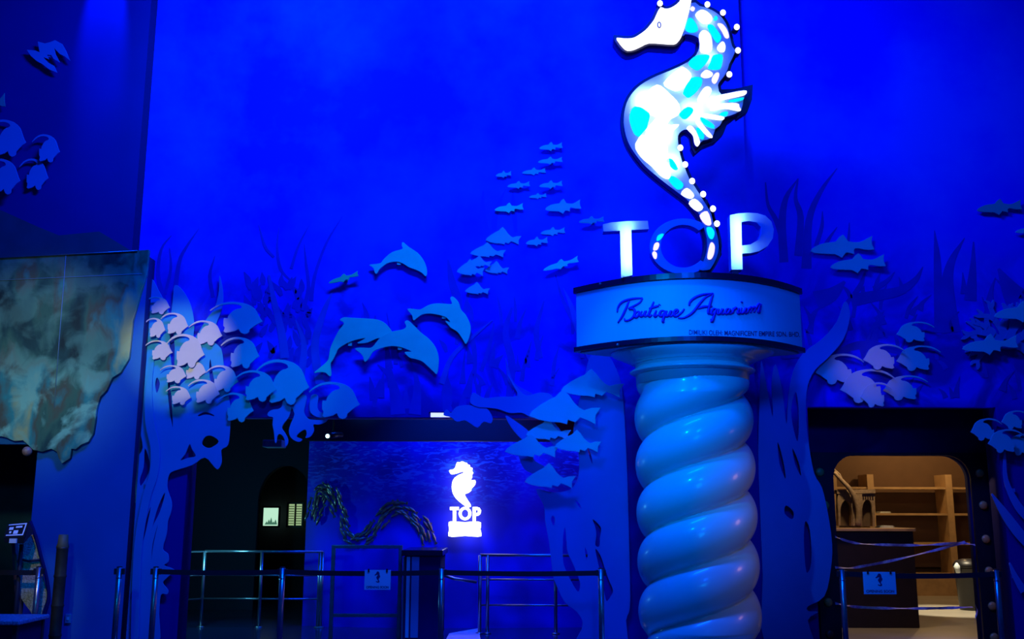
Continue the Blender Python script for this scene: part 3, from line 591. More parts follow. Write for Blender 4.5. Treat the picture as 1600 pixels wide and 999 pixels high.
for A, B in zip(rings, rings[1:]):
    for k in range(72): bm.faces.new((A[k], A[(k + 1) % 72], B[(k + 1) % 72], B[k])).smooth = True
bm.faces.new(rings[0][::-1]); bm.faces.new(rings[-1]); fin(bm, 'capital', M['pearl'], col)
ctop = h + .162
# drum sign on top
DA, DB = 1.13, .66
zb_ = ctop; ztp = P(1082, 425.5, CY - DB - .05).z
drum = thing('round_sign', (cX - .02, CY, zb_), 'curved pale blue sign band with violet script, on top of the twisted column', 'sign')
H = ztp - zb_
def ell(bm, a, b_, z1, z2, back=.45):
    """sign body: shallow curved front, square ends, curved back"""
    n = 40; xs = [-a + 2 * a * k / n for k in range(n + 1)]
    o = [(x, -b_ * (1 - (x / a) ** 2) - .02) for x in xs] + [(x, back * (1 - (x / a) ** 2) + .02) for x in xs[::-1]]
    lo = [bm.verts.new((x, y, z1)) for x, y in o]; hi = [bm.verts.new((x, y, z2)) for x, y in o]
    for i in range(len(o)): bm.faces.new((lo[i], lo[(i + 1) % len(o)], hi[(i + 1) % len(o)], hi[i]))
    bm.faces.new(hi); bm.faces.new(lo[::-1])
bm = bmesh.new(); ell(bm, DA + .03, DB + .03, 0, .045, .48); fin(bm, 'lower_rim', M['rim'], drum)
bm = bmesh.new(); ell(bm, DA, DB, .045, H - .055); fin(bm, 'sign_band', M['panel'], drum)
bm = bmesh.new(); ell(bm, DA + .03, DB + .03, H - .055, H, .48); fin(bm, 'upper_rim', M['rim'], drum)
bm = bmesh.new(); ell(bm, DA - .04, DB - .03, -.012, .003, .40); fin(bm, 'underside', M['panel'], drum)
def drum_hit(px, py, e=.004):
    d = ray(px, py); b_ = DB; ex, ey = EYE.x - drum.location.x, EYE.y - drum.location.y + .02 + e
    # y = -b (1 - x^2/a^2)
    A = b_ * d.x * d.x / DA ** 2; B = 2 * b_ * ex * d.x / DA ** 2 - d.y; Cc = b_ * ex * ex / DA ** 2 - ey - b_
    disc = B * B - 4 * A * Cc
    if disc < 0: return None
    t = 2 * Cc / (-B + math.sqrt(disc)) if abs(A) < 1e-9 or True else 0
    return EYE + d * t - drum.location
for x, y in ((938, 444), (965, 539)):
    p = drum_hit(x, y, .035); bm = bmesh.new()
    bmesh.ops.create_uvsphere(bm, u_segments=12, v_segments=8, radius=.014); fin(bm, 'bolt', M['steel'], drum, p)
# script lettering strokes (in the coordinates of the enlarged sign band)
LT = [[(338, 712), (342, 685), (362, 655), (400, 636), (450, 626), (496, 624)], [(412, 640), (392, 690), (368, 740), (342, 778)],
      [(496, 624), (480, 650), (445, 672), (412, 690), (440, 692), (448, 715), (435, 745), (410, 762), (388, 764), (382, 750)],
      [(462, 708), (450, 722), (448, 740), (460, 742), (472, 728), (474, 710), (462, 708)],
      [(492, 704), (482, 728), (488, 738), (504, 726), (516, 704), (508, 730), (516, 738), (532, 724)],
      [(566, 645), (548, 690), (534, 728), (542, 738), (556, 726)], [(536, 690), (598, 672)],
      [(582, 700), (570, 730), (578, 738), (590, 726)], [(600, 668), (604, 662)],
      [(628, 702), (610, 706), (602, 728), (612, 738), (630, 716)], [(634, 700), (630, 735), (622, 772), (632, 768)],
      [(648, 702), (640, 728), (648, 738), (664, 722), (674, 702), (666, 730), (674, 738), (686, 726)],
      [(692, 722), (708, 716), (716, 702), (704, 698), (692, 716), (696, 736), (712, 734), (740, 712), (756, 690)],
      [(786, 672), (792, 648), (820, 622), (870, 602), (936, 594)], [(936, 594), (890, 618), (856, 652), (820, 700), (790, 728), (750, 748), (716, 748)],
      [(936, 594), (922, 640), (908, 690), (906, 718), (918, 722)], [(838, 690), (880, 678), (930, 676)],
      [(950, 690), (934, 694), (924, 716), (936, 726), (954, 702)], [(958, 688), (944, 725), (928, 772), (922, 752)],
      [(972, 690), (962, 714), (970, 724), (986, 708), (996, 690), (988, 716), (998, 724), (1010, 710)],
      [(1034, 690), (1020, 694), (1012, 714), (1022, 722), (1036, 704), (1042, 690), (1034, 716), (1046, 720), (1054, 706)],
      [(1064, 684), (1056, 720)], [(1060, 702), (1074, 686), (1086, 688)], [(1098, 686), (1088, 712), (1096, 720), (1106, 708)], [(1112, 652), (1116, 646)],
      [(1114, 684), (1106, 710), (1116, 718), (1130, 704), (1140, 684), (1132, 710), (1142, 718), (1150, 704)],
      [(1158, 684), (1148, 718)], [(1152, 702), (1170, 682), (1176, 690), (1168, 716)], [(1170, 702), (1190, 680), (1198, 690), (1190, 714)], [(1196, 702), (1214, 668), (1226, 664), (1216, 706), (1226, 710), (1236, 660)]]
bm = bmesh.new()
for s in LT:
    sp = smooth_poly(s, 4, False); pts = [drum_hit(880 + x / 3.995, 310 + y / 3.995) for x, y in sp]
    pts = [p for p in pts if p]; n = len(pts)
    add_tube(bm, pts, [.0115 * (.7 + .6 * math.sin(PI * (i + .5) / n)) for i in range(n)], 6)
fin(bm, 'script_lettering', M['ink'], drum)
def text_mesh(body, size=1, shear=0, bold=0):
    cu = bpy.data.curves.new('lettering', 'FONT'); cu.body = body; cu.size = size; cu.shear = shear; cu.offset = bold
    o = bpy.data.objects.new('lettering', cu); C.objects.link(o); dg = bpy.context.evaluated_depsgraph_get(); dg.update()
    me = bpy.data.meshes.new_from_object(o.evaluated_get(dg)); bpy.data.objects.remove(o); return me
me = text_mesh('DIMILIKI OLEH: MAGNIFICENT EMPIRE SDN. BHD.', 1, 0, .012)
w = max(v.co.x for v in me.vertices); hh = max(v.co.y for v in me.vertices)
for v in me.vertices:
    u = v.co.x / w; px = 1076 + u * 174; py = 523 - v.co.y / hh * 7.5 + u * 3.5
    q = drum_hit(px, py, .003) or drum_hit(1249, py, .003); v.co = q
link('small_lettering', me, M['ink_dark'], None).parent = drum
# ------------------------------------------------------------------ seahorse sign and letters
YS = 9.42
def A5(pts): return zz(pts, 930, 0, 5.333)
def B5(pts): return zz(pts, 930, 170, 5.333)
def C4(pts): return zz(pts, 880, 310, 3.995)
ztopd = zb_ + H
sea = thing('seahorse_sign', (P(1080, 430, YS).x, YS, ztopd), 'big glowing white and cyan seahorse with mosaic patches, curled tail standing on the round sign', 'sign')
head = A5([(180, 315), (240, 320), (305, 318), (350, 300), (420, 250), (460, 205), (490, 165), (515, 110), (545, 60), (580, 72), (620, 68), (660, 48), (700, 15), (725, -30), (770, -48), (800, -20), (798, 20), (780, 100), (750, 210), (720, 300), (690, 345), (655, 365), (560, 360), (450, 355), (390, 380), (330, 408), (270, 418), (230, 390), (195, 345)])
ringc = (1068, 385)
def ringpt(a, rx, ry): return (ringc[0] + rx * math.cos(a), ringc[1] - ry * math.sin(a))
body = A5([(798, 25), (870, 50), (940, 70), (1000, 100), (1050, 140), (1085, 190), (1110, 250), (1128, 330), (1142, 385), (1165, 420), (1150, 470), (1118, 530), (1103, 580), (1070, 640), (1030, 690), (1025, 730), (1050, 785), (1150, 765), (1240, 750), (1262, 768), (1235, 830), (1215, 920), (1120, 965)])
body += B5([(1075, 75), (1040, 140), (1000, 170), (975, 240), (900, 265), (870, 290), (850, 315), (828, 290), (815, 220), (780, 180), (740, 175), (700, 205), (688, 250), (700, 340), (718, 420), (750, 500), (785, 585), (830, 650), (880, 730), (930, 810), (968, 880), (985, 960)])
body += C4([(935, 150), (960, 220), (972, 300), (958, 370), (925, 432), (905, 447), (848, 447), (868, 410), (888, 360), (898, 310), (896, 250), (880, 190), (860, 130)])
body += B5([(880, 900), (820, 820), (760, 755), (680, 693), (600, 632), (500, 552), (420, 482), (350, 400), (290, 310), (258, 230), (241, 150), (238, 80)])
body += A5([(250, 900), (280, 820), (340, 740), (420, 680), (520, 630), (620, 590), (720, 545), (790, 505), (840, 460), (865, 400), (870, 340), (850, 310), (800, 290), (750, 285), (728, 290)])
tr = bpy.data.materials.new('translucent_white_acrylic'); tr.use_nodes = True; nt = tr.node_tree; N = nt.nodes
b = N['Principled BSDF']; b.inputs['Base Color'].default_value = (.35, .55, .8, 1); b.inputs['Roughness'].default_value = .4
tl = N.new('ShaderNodeBsdfTranslucent'); tl.inputs[0].default_value = (.55, .8, .95, 1); mxs = N.new('ShaderNodeMixShader'); mxs.inputs[0].default_value = .6
nt.links.new(b.outputs[0], mxs.inputs[1]); nt.links.new(tl.outputs[0], mxs.inputs[2]); nt.links.new(mxs.outputs[0], N['Material Output'].inputs['Surface'])
def face_panel(name, polys, Y, m, parent, smooth=0):       # thin acrylic sheet
    return cut(name, polys, Y, .003, m, parent, smooth=smooth)
def sheet_only(name, polys, Y, m, parent, smooth=0):
    if smooth: polys = [smooth_poly(p, smooth) for p in polys]
    w = world_polys(polys, Y); xs = [a for a, _ in w[0]]; zs_ = [b for _, b in w[0]]
    c = ((min(xs) + max(xs)) / 2, (min(zs_) + max(zs_)) / 2)
    me = sheet_mesh([[(x - c[0], z - c[1]) for x, z in p] for p in w], .001)
    bm = bmesh.new(); bm.from_mesh(me)
    bmesh.ops.delete(bm, geom=[f for f in bm.faces if abs(f.calc_center_median().y) > .0002], context='FACES'); bm.to_mesh(me); bm.free()
    return link(name, me, m, parent, (c[0], Y, c[1]))
# open tray casing: back plate plus side skirt
bodyS = smooth_poly(body, 2); headS = smooth_poly(head, 2)
cut('casing', [bodyS], YS + .09, .10, M['case'], sea, offset=.03)
cut('head_casing', [headS], YS + .02, .17, M['case'], sea, offset=.03)
fincase = A5([(1030, 745), (1170, 740), (1314, 704), (1308, 830), (1270, 930), (1185, 985)]) + B5([(1180, 60), (1105, 115), (1070, 205), (1000, 275), (900, 315), (830, 375), (800, 320), (820, 250), (900, 100), (900, 0)])
cut('fin_casing', [fincase], YS + .10, .10, M['case'], sea)
sheet_only('body_face', [bodyS], YS, tr, sea)
hf = cut('head_face', [headS], YS - .012, .02, M['white_em'], sea)
# skirt round the body face so that it reads as a box with depth
w = world_polys([bodyS], YS)[0]; bm = bmesh.new()
f1 = [bm.verts.new((x - sea.location.x, .0, z - sea.location.z)) for x, z in w]; f2 = [bm.verts.new((x - sea.location.x, .095, z - sea.location.z)) for x, z in w]
for i in range(len(w)): bm.faces.new((f1[i], f1[(i + 1) % len(w)], f2[(i + 1) % len(w)], f2[i]))
fin(bm, 'side_skirt', M['case'], sea)
# eye
ex = P(1030, 39, YS - .014); bm = bmesh.new()
ps = [(.027 * math.cos(t * PI / 12) * .6, 0, .03 * math.sin(t * PI / 12) + 0) for t in range(25)]
add_tube(bm, ps, .006, 8, False); fin(bm, 'eye', mat('grey_outline', (.12, .12, .14), .5), sea, ex - sea.location)
def patch(pts, mk, name='mosaic_patch', s=3, y=-.006):
    return cut(name, [smooth_poly(pts, s)], YS + y, .005, M[mk], sea)
WP = [('white_em', A5([(835, 120), (880, 82), (930, 95), (975, 145), (960, 185), (905, 198), (860, 165)])), ('cream_em', A5([(865, 290), (905, 250), (955, 280), (975, 350), (965, 430), (880, 437), (872, 370)])),
      ('pink_em', A5([(1018, 200), (1060, 200), (1100, 250), (1115, 310), (1085, 315), (1055, 260)])), ('white_em', A5([(1015, 395), (1060, 345), (1085, 380), (1075, 430), (1035, 430)])),
      ('white_em', A5([(880, 625), (925, 583), (978, 610), (965, 640), (910, 650)])), ('pink_em', A5([(970, 670), (985, 630), (1015, 603), (1035, 620), (1015, 680), (990, 698)])),
      ('white_em', A5([(570, 690), (700, 570), (745, 565), (800, 620), (780, 680), (710, 750), (640, 750)])), ('white_em', A5([(360, 860), (400, 800), (515, 705), (620, 780), (700, 870), (690, 960), (560, 1000), (430, 930)])),
      ('white_em', A5([(850, 830), (900, 740), (945, 722), (970, 760), (920, 840), (880, 862)])), ('pink_em', A5([(792, 75), (810, 52), (832, 70), (815, 94)])),
      ('cyan_em', A5([(750, 240), (775, 155), (815, 160), (858, 235), (840, 265), (790, 272)])), ('cyan_em', A5([(935, 220), (975, 205), (1030, 270), (1050, 315), (1020, 358), (980, 310)])), ('cyan_em', A5([(985, 160), (1005, 130), (1022, 150), (1005, 172)])),
      ('cyan_em', A5([(775, 530), (845, 462), (950, 460), (930, 520), (870, 580), (830, 580)])), ('cyan_em', A5([(960, 520), (985, 462), (1060, 458), (1050, 560), (1010, 582), (940, 570)])),
      ('cyan_em', A5([(735, 760), (800, 650), (885, 650), (880, 720), (790, 812), (745, 795)])), ('cyan_em', A5([(700, 950), (770, 890), (820, 920), (770, 985), (730, 990)])),
      ('cyan_em', B5([(285, 60), (330, -20), (450, 30), (435, 140), (410, 220), (340, 225), (300, 150)])), ('white_em', B5([(335, 290), (460, 130), (560, 30), (690, 10), (600, 130), (700, 130), (640, 200), (600, 300), (630, 560), (560, 570), (470, 480), (380, 400)])),
      ('cyan_em', B5([(590, 430), (640, 420), (690, 500), (650, 505)])), ('cyan_em', B5([(610, 590), (650, 560), (730, 620), (725, 660), (680, 670)])),
      ('white_em', B5([(715, 710), (765, 660), (825, 720), (790, 750)])), ('white_em', B5([(780, 790), (830, 750), (900, 820), (850, 855)])), ('pink_em', B5([(870, 890), (935, 855), (968, 960), (920, 965)])),
      ('cyan_em', C4([(895, 185), (925, 182), (945, 215), (932, 255), (908, 240)])), ('pink_em', C4([(915, 290), (930, 275), (946, 300), (940, 350), (922, 380), (900, 370)]))]
for mk, p in WP: patch(p, mk)
for mk, p in [('white_em', A5([(1000, 820), (1030, 795), (1235, 755), (1262, 770), (1235, 795), (1100, 825), (1020, 840)])), ('cyan_em', A5([(1110, 842), (1160, 825), (1235, 812), (1225, 835), (1150, 850)])),
              ('white_em', A5([(960, 900), (1000, 872), (1140, 858), (1195, 868), (1200, 890), (1214, 915), (1190, 926), (1080, 905), (970, 925)])), ('cyan_em', A5([(1035, 955), (1060, 935), (1105, 932), (1098, 965), (1070, 968)])),
              ('white_em', B5([(880, 40), (940, 42), (1040, 60), (1078, 75), (1050, 95), (960, 82), (900, 66)])), ('cyan_em', B5([(875, 75), (905, 78), (985, 130), (990, 165), (930, 145), (890, 110)])),
              ('white_em', B5([(835, 110), (865, 98), (920, 160), (975, 225), (968, 243), (930, 225), (870, 160)])), ('cyan_em', B5([(840, 160), (870, 165), (905, 210), (905, 250), (880, 252), (855, 215)])),
              ('white_em', B5([(762, 160), (795, 140), (835, 180), (872, 270), (865, 300), (848, 314), (828, 290), (815, 225), (780, 185)]))]:
    patch(p, mk, 'fin_ray', 3, -.012)
for (x, y), f_ in [((540, 28), A5), ((935, 37), A5), ((1065, 105), A5), ((1180, 225), A5), ((1190, 420), A5), ((1118, 620), A5), ((710, 325), B5), ((750, 465), B5), ((808, 603), B5), ((900, 712), B5), ((982, 833), B5), ((1015, 958), B5)]:
    q = f_([(x, y)])[0]; p = P(q[0], q[1], YS - .004) - sea.location
    bm = bmesh.new(); bmesh.ops.create_uvsphere(bm, u_segments=16, v_segments=10, radius=.032)
    kb = fin(bm, 'knob', M['white_em'], sea, p)
    for f in kb.data.polygons: f.use_smooth = True
    kb.scale = (.9, .7, 1)
    bm = bmesh.new(); add_tube(bm, [(0, .01, 0), (0, .14, 0)], .036, 14); fin(bm, 'knob_socket', M['case'], kb, (0, 0, 0))
# tail ring: a flat annulus beside the tail
def arc(a0, a1, rx, ry, n=36): return [ringpt(a0 + (a1 - a0) * i / n, rx, ry) for i in range(n + 1)]
a0, a1 = math.radians(48), math.radians(318)
rg = arc(a0, a1, 52, 43) + arc(a1, a0, 36, 34)
cut('tail_ring', [rg], YS + .01, .12, M['lblue'], sea, bevel=.004)
for mk, p in [('cyan_em', C4([(583, 262), (590, 235), (612, 222), (628, 225), (612, 252), (595, 264)])), ('pink_em', C4([(562, 320), (570, 285), (590, 275), (600, 290), (590, 318), (575, 325)])), ('pink_em', C4([(556, 345), (568, 330), (585, 345), (582, 375), (568, 375)]))]:
    cut('mosaic_patch', [smooth_poly(p, 3)], YS + .004, .005, M[mk], sea)
# letters: open-backed boxes with a translucent face, LED strips inside the stems
def letter(name, polys, label, led, yb=0):
    cx_, cy_ = polys[0][0]
    w = world_polys(polys, YS); xs = [a for a, _ in w[0]]; z_ = [b for _, b in w[0]]
    t = thing(name, ((min(xs) + max(xs)) / 2, YS, min(z_)), label, 'sign letter')
    sheet_only('letter_face', polys, YS, tr2, t)
    bm = bmesh.new()
    for lp in w:
        f1 = [bm.verts.new((x - t.location.x, 0, z - t.location.z)) for x, z in lp]; f2 = [bm.verts.new((x - t.location.x, .12, z - t.location.z)) for x, z in lp]
        for i in range(len(lp)): bm.faces.new((f1[i], f1[(i + 1) % len(lp)], f2[(i + 1) % len(lp)], f2[i]))
    fin(bm, 'letter_side', M['lblue'], t)
    cut('letter_back', polys, YS + .12, .008, M['case'], t)
    for (a, b_) in led:
        p, q = P(*a, YS + .09), P(*b_, YS + .09)
        bm = bmesh.new(); add_box(bm, (min(p.x, q.x) - t.location.x, .085, min(p.z, q.z) - t.location.z), (max(p.x, q.x) - t.location.x, .10, max(p.z, q.z) - t.location.z)); fin(bm, 'led_strip', M['led'], t)
    return t
M['led'] = mat('lit_led_strip', (.9, 1, 1), .5, emis=(.75, 1, 1), es=16)
tr2 = tr.copy(); tr2.name = 'translucent_pale_acrylic'
tr2.node_tree.nodes['Mix Shader'].inputs[0].default_value = .6; tr2.node_tree.nodes['Translucent BSDF'].inputs[0].default_value = (.45, .9, .9, 1); tr2.node_tree.nodes['Principled BSDF'].inputs['Base Color'].default_value = (.06, .25, .8, 1)
Tl = C4([(248, 162), (300, 150), (400, 142), (528, 140), (535, 192), (425, 198), (432, 480), (362, 495), (355, 203), (250, 208)])
Pl = C4([(1040, 105), (1090, 95), (1150, 90), (1210, 93), (1262, 108), (1300, 145), (1315, 195), (1308, 250), (1275, 300), (1225, 330), (1170, 342), (1117, 345), (1120, 445), (1050, 445)])
Ph = C4([(1113, 148), (1160, 142), (1205, 150), (1235, 180), (1236, 225), (1215, 262), (1170, 288), (1115, 295)])
lt = letter('lit_letter', [Tl], 'tall glowing pale T shaped letter standing left of the curled tail on the round sign', [((973, 356), (984, 428))])
lp = letter('lit_letter', [Pl, Ph], 'glowing pale P shaped letter with a bluish bowl, right end of the round sign', [((1144, 340), (1156, 416))])
bm = bmesh.new()
for o_, zlo in ((lt, lt.location.z), (lp, lp.location.z)):
    pass
bm.free()
for o_, px in ((lt, 979), (lp, 1150)):
    zz_ = P(px, 430 if px < 1000 else 421.5, YS).z; dz = zz_ - ztopd
    if dz > .004:
        x = P(px, 425, YS).x; a = (x - .03 - o_.location.x, .02, ztopd - o_.location.z); b_ = (x + .03 - o_.location.x, .10, zz_ - o_.location.z + .004)
        bm = bmesh.new(); add_box(bm, a, b_); fin(bm, 'foot', M['case'], o_)
# lights inside the seahorse box, behind its translucent face
def alight(name, loc, to, sx, sy, e, col, shape='RECTANGLE', spread=None):
    l = bpy.data.lights.new(name, 'AREA'); l.shape = shape; l.size = sx; l.size_y = sy; l.energy = e; l.color = col
    if spread: l.spread = spread
    o = bpy.data.objects.new(name, l); C.objects.link(o); o.location = loc
    o.rotation_euler = (Vector(to) - Vector(loc)).to_track_quat('-Z', 'Y').to_euler(); return o
for (x, y, w_, e) in [(1030, 215, .18, 2.2), (1010, 165, .22, 2.2), (1060, 130, .16, 1.3), (1045, 260, .16, 1.4), (1080, 180, .16, 1.4), (1105, 95, .1, .5), (1100, 40, .1, .4), (1090, 300, .08, .4), (1112, 165, .12, .8)]:
    p = P(x, y, YS + .085); a = alight('seahorse_led', p, p - Vector((0, 1, 0)), w_, w_, e * .8, (.75, .95, 1))
# ------------------------------------------------------------------ barrier posts with belts
PY = 10.08
base_p = thing('barrier_post', (P(690, 800, PY).x, PY, 0), 'x', 'barrier post', 'belt barrier posts')
bm = bmesh.new(); add_lathe(bm, [(.17, 0), (.17, .012), (.14, .025), (.05, .035), (.03, .045)], 32); fin(bm, 'base', M['steel_dim'], base_p)
bm = bmesh.new(); add_lathe(bm, [(.027, .04), (.027, .955)], 20); fin(bm, 'pole', M['steel'], base_p)
bm = bmesh.new(); add_box(bm, (-.048, -.014, .885), (.048, .024, .94)); add_lathe(bm, [(.0272, .952), (.0272, .958), (.012, .962)], 20); fin(bm, 'belt_head', M['belt'], base_p)
bm = bmesh.new(); add_lathe(bm, [(.022, .85), (.031, .852), (.031, .856), (.022, .858)], 20); fin(bm, 'trim_ring', M['steel'], base_p)
posts = [(690, 'steel barrier post in front of the turnstile cabinet'), (60, 'steel barrier post at the far left, beside the cane screen'), (186, 'steel barrier post on the plain blue wall, left of the kelp'),
         (243, 'steel barrier post in front of the tall left kelp'), (441, 'steel barrier post in front of the lit picture, left of the glass gate'),
         (939, 'steel barrier post in front of the slit kelp, left of the twisted column'), (1316, 'steel barrier post at the left side of the shop doorway'), (1557, 'steel barrier post at the right side of the shop doorway')]
po = {}
for i, (px, l) in enumerate(posts):
    o = base_p if i == 0 else copy_tree(base_p)
    o.location = (P(px, 900, PY).x, PY, 0); o['label'] = l; po[px] = o
    o.location.z = 0
def belt(a, b_, sag=.0):
    xa, xb_ = po[a].location.x + .034, (po[b_].location.x - .034) if b_ in po else b_
    bm = bmesh.new(); n = 12; L_ = []
    for i in range(n + 1):
        t = i / n; x = xa + (xb_ - xa) * t; z = .912 - sag * 4 * t * (1 - t)
        L_.append((bm.verts.new((x - po[a].location.x, -.0015, z - .024)), bm.verts.new((x - po[a].location.x, -.0015, z + .024)), bm.verts.new((x - po[a].location.x, .0015, z + .024)), bm.verts.new((x - po[a].location.x, .0015, z - .024))))
    for A, B in zip(L_, L_[1:]):
        for k in range(4): bm.faces.new((A[k], A[(k + 1) % 4], B[(k + 1) % 4], B[k]))
    bm.faces.new(L_[0]); bm.faces.new(L_[-1][::-1])
    fin(bm, 'belt', M['belt'], po[a])
belt(243, 441, .01); belt(441, 690, .012); belt(690, 939, .01); belt(1316, 1557, .02)
# belt running left from the far left post
bm = bmesh.new(); x = po[60].location.x; add_box(bm, (-1.6, -.0015, .875), (-.03, .0015, .923)); fin(bm, 'belt', M['belt'], po[60])
# ------------------------------------------------------------------ notices
def notice(bb, Y, label, tilt=0):
    x0, y0, x1, y1 = bb; a, c = P(x0, y0, Y), P(x1, y1, Y)
    t = thing('notice', ((a.x + c.x) / 2, Y, c.z), label, 'notice', rz=0); W_ = (c.x - a.x); H_ = a.z - c.z
    bm = bmesh.new(); add_box(bm, (-W_ / 2, 0, 0), (W_ / 2, .003, H_)); fin(bm, 'sheet', M['paper'], t)
    # seahorse emblem
    pts = [(0.30, .74), (.38, .80), (.44, .92), (.52, .95), (.60, .88), (.62, .74), (.66, .64), (.60, .55), (.56, .48), (.60, .40), (.62, .32), (.52, .28), (.40, .34), (.42, .38), (.52, .34), (.53, .40), (.46, .50), (.42, .60), (.48, .70), (.50, .76), (.42, .74), (.34, .70)]
    bm = bmesh.new(); me_ = sheet_mesh([[(-W_ / 2 + W_ * (.2 + .6 * x), H_ * (.12 + y * .85)) for x, y in smooth_poly(pts, 2)]], .001)
    o = link('emblem', me_, M['ink_dark'], None); o.parent = t; o.location = (0, -.0012, 0)
    me2 = text_mesh('OPENING SOON', 1, 0, .02); w2 = max(v.co.x for v in me2.vertices)
    for v in me2.vertices: v.co = (-W_ * .43 + v.co.x / w2 * W_ * .86, -.0014, H_ * .07 + v.co.y * H_ * .17)
    o = link('lettering', me2, M['ink_dark'], None); o.parent = t
    bm = bmesh.new()
    for s in (-1, 1): add_box(bm, (s * W_ * .35 - .008, -.006, H_ - .02), (s * W_ * .35 + .008, .0005, H_ + .012))
    fin(bm, 'clip', M['plastic'], t)
    return t
notice((570, 891, 610, 922), PY - .012, 'white notice sheet with a seahorse emblem hung from the belt before the glass gate')
notice((1348, 894, 1401, 929), PY - .012, 'white notice sheet with a seahorse emblem hung from the belt across the shop doorway')
# ------------------------------------------------------------------ foyer fittings
def rail_obj(parent, a, b_, r, m='steel_dim', name='rail'):
    bm = bmesh.new(); add_tube(bm, [Vector(a) - parent.location, Vector(b_) - parent.location], r, 10); return fin(bm, name, M[m], parent)
def G(px, py, Y): return P(px, py, Y)
Yr = 13.1
def floor_pt(px, Y): q = P(px, 900, Y); return Vector((q.x, Y, 0))
def railing(label, xs, ybars, Y, extra=(), dbl=None):
    t = thing('railing', floor_pt(xs[0], Y), label, 'railing')
    zs_ = [P(xs[0], y, Y).z for y in ybars]
    for x in xs + ([dbl] if dbl else []):
        f = floor_pt(x, Y); rail_obj(t, f, (f.x, Y, zs_[0]), .022, 'steel', 'post')
        bm = bmesh.new(); add_lathe(bm, [(.05, 0), (.05, .01), (.03, .02)], 16); fin(bm, 'foot', M['steel'], t, f - t.location)
    for z in zs_:
        a, b_ = floor_pt(xs[0], Y), floor_pt(xs[-1], Y); rail_obj(t, (a.x, Y, z), (b_.x, Y, z), .018 if z == zs_[0] else .012, 'steel')
    for a, b_ in extra: rail_obj(t, a, b_, .012, 'steel')
    return t
f0 = floor_pt(318, 13.6); zr = [P(318, y, 13.6).z for y in (862, 899, 936)]
railing('chrome railing of posts and three bars at the left of the foyer', [318, 408, 503], (862, 899, 936), 13.6,
        extra=[((f0.x, 13.6, z), (f0.x - .75, 12.7, z)) for z in zr], dbl=499)
railing('thin dark railing in front of the mural, right of the turnstile cabinet', [750, 868, 980], (868, 906, 946), 13.0, dbl=762)
# turnstile cabinet
Yt = 12.15
ta, tb = P(629, 900, Yt).x, P(652, 900, Yt).x; tc_, = (P(694, 900, 12.9).x,)
tu = thing('turnstile', (( ta + tc_) / 2, Yt + .4, 0), 'dark turnstile cabinet with a steel edged front, between the gate and the railing', 'turnstile')
def rel(o, a): return tuple(Vector(a) - o.location)
bm = bmesh.new(); add_box(bm, rel(tu, (ta + .02, Yt + .02, .03)), rel(tu, (tc_, Yt + .9, .98))); fin(bm, 'cabinet_body', M['navy'], tu, bevel=.006)
bm = bmesh.new(); add_box(bm, rel(tu, (ta - .02, Yt - .02, .98)), rel(tu, (tc_ + .03, Yt + .95, 1.05))); fin(bm, 'cabinet_top', mat('black_glossy_top', (.004, .006, .03), .2), tu, bevel=.01)
bm = bmesh.new(); add_box(bm, rel(tu, (ta + .045, Yt, .05)), rel(tu, (ta + .085, Yt + .03, .97))); fin(bm, 'edge_strip', mat('bright_steel_edge', (.75, .85, .9), .35, .5), tu)
bm = bmesh.new(); add_box(bm, rel(tu, (ta + .105, Yt, .05)), rel(tu, (tb + .02, Yt + .03, .97))); fin(bm, 'front_plate', mat('violet_grey_steel', (.40, .34, .55), .4, .4), tu)
bm = bmesh.new(); add_box(bm, rel(tu, (ta - .0, Yt + .0, .03)), rel(tu, (ta + .018, Yt + .05, .97))); fin(bm, 'edge_strip', M['steel_dim'], tu)
bm = bmesh.new(); add_tube(bm, [rel(tu, (tc_, Yt + .3, .75)), rel(tu, (tc_ + .16, Yt + .3, .70)), rel(tu, (tc_ + .42, Yt + .34, .66))], .018, 10); fin(bm, 'turnstile_arm', M['steel_dim'], tu)
# glass gate
Yg = 12.5
ga, gb, gz1, gz0 = P(517, 900, Yg).x, P(628, 900, Yg).x, P(517, 852, Yg).z, P(560, 962, Yg).z
gt = thing('glass_gate', ((ga + gb) / 2, Yg, 0), 'glass gate panel in a dark metal frame, left of the turnstile cabinet', 'gate')
for nm, a, b_ in (('upright', (ga, Yg - .02, 0), (ga + .045, Yg + .02, gz1)), ('upright', (gb - .045, Yg - .02, 0), (gb, Yg + .02, gz1)), ('crossbar', (ga + .045, Yg - .02, gz1 - .04), (gb - .045, Yg + .02, gz1)), ('crossbar', (ga + .045, Yg - .02, gz0 - .02), (gb - .045, Yg + .02, gz0 + .02))):
    bm = bmesh.new(); add_box(bm, rel(gt, a), rel(gt, b_)); fin(bm, nm, M['steel_dim'], gt, bevel=.003)
bm = bmesh.new(); add_box(bm, rel(gt, (ga + .045, Yg - .005, gz0 + .02)), rel(gt, (gb - .045, Yg + .005, gz1 - .04)))
gm = mat('clear_blue_glass', (.5, .65, .9), .05, trans=1); gm.node_tree.nodes['Principled BSDF'].inputs['IOR'].default_value = 1.1
fin(bm, 'glass_pane', gm, gt)
bm = bmesh.new(); add_lathe(bm, [(.02, 0), (.02, .02)], 12); o = fin(bm, 'lock', M['steel'], gt, rel(gt, (gb - .022, Yg - .022, gz1 - .35))); o.rotation_euler = (PI / 2, 0, 0)
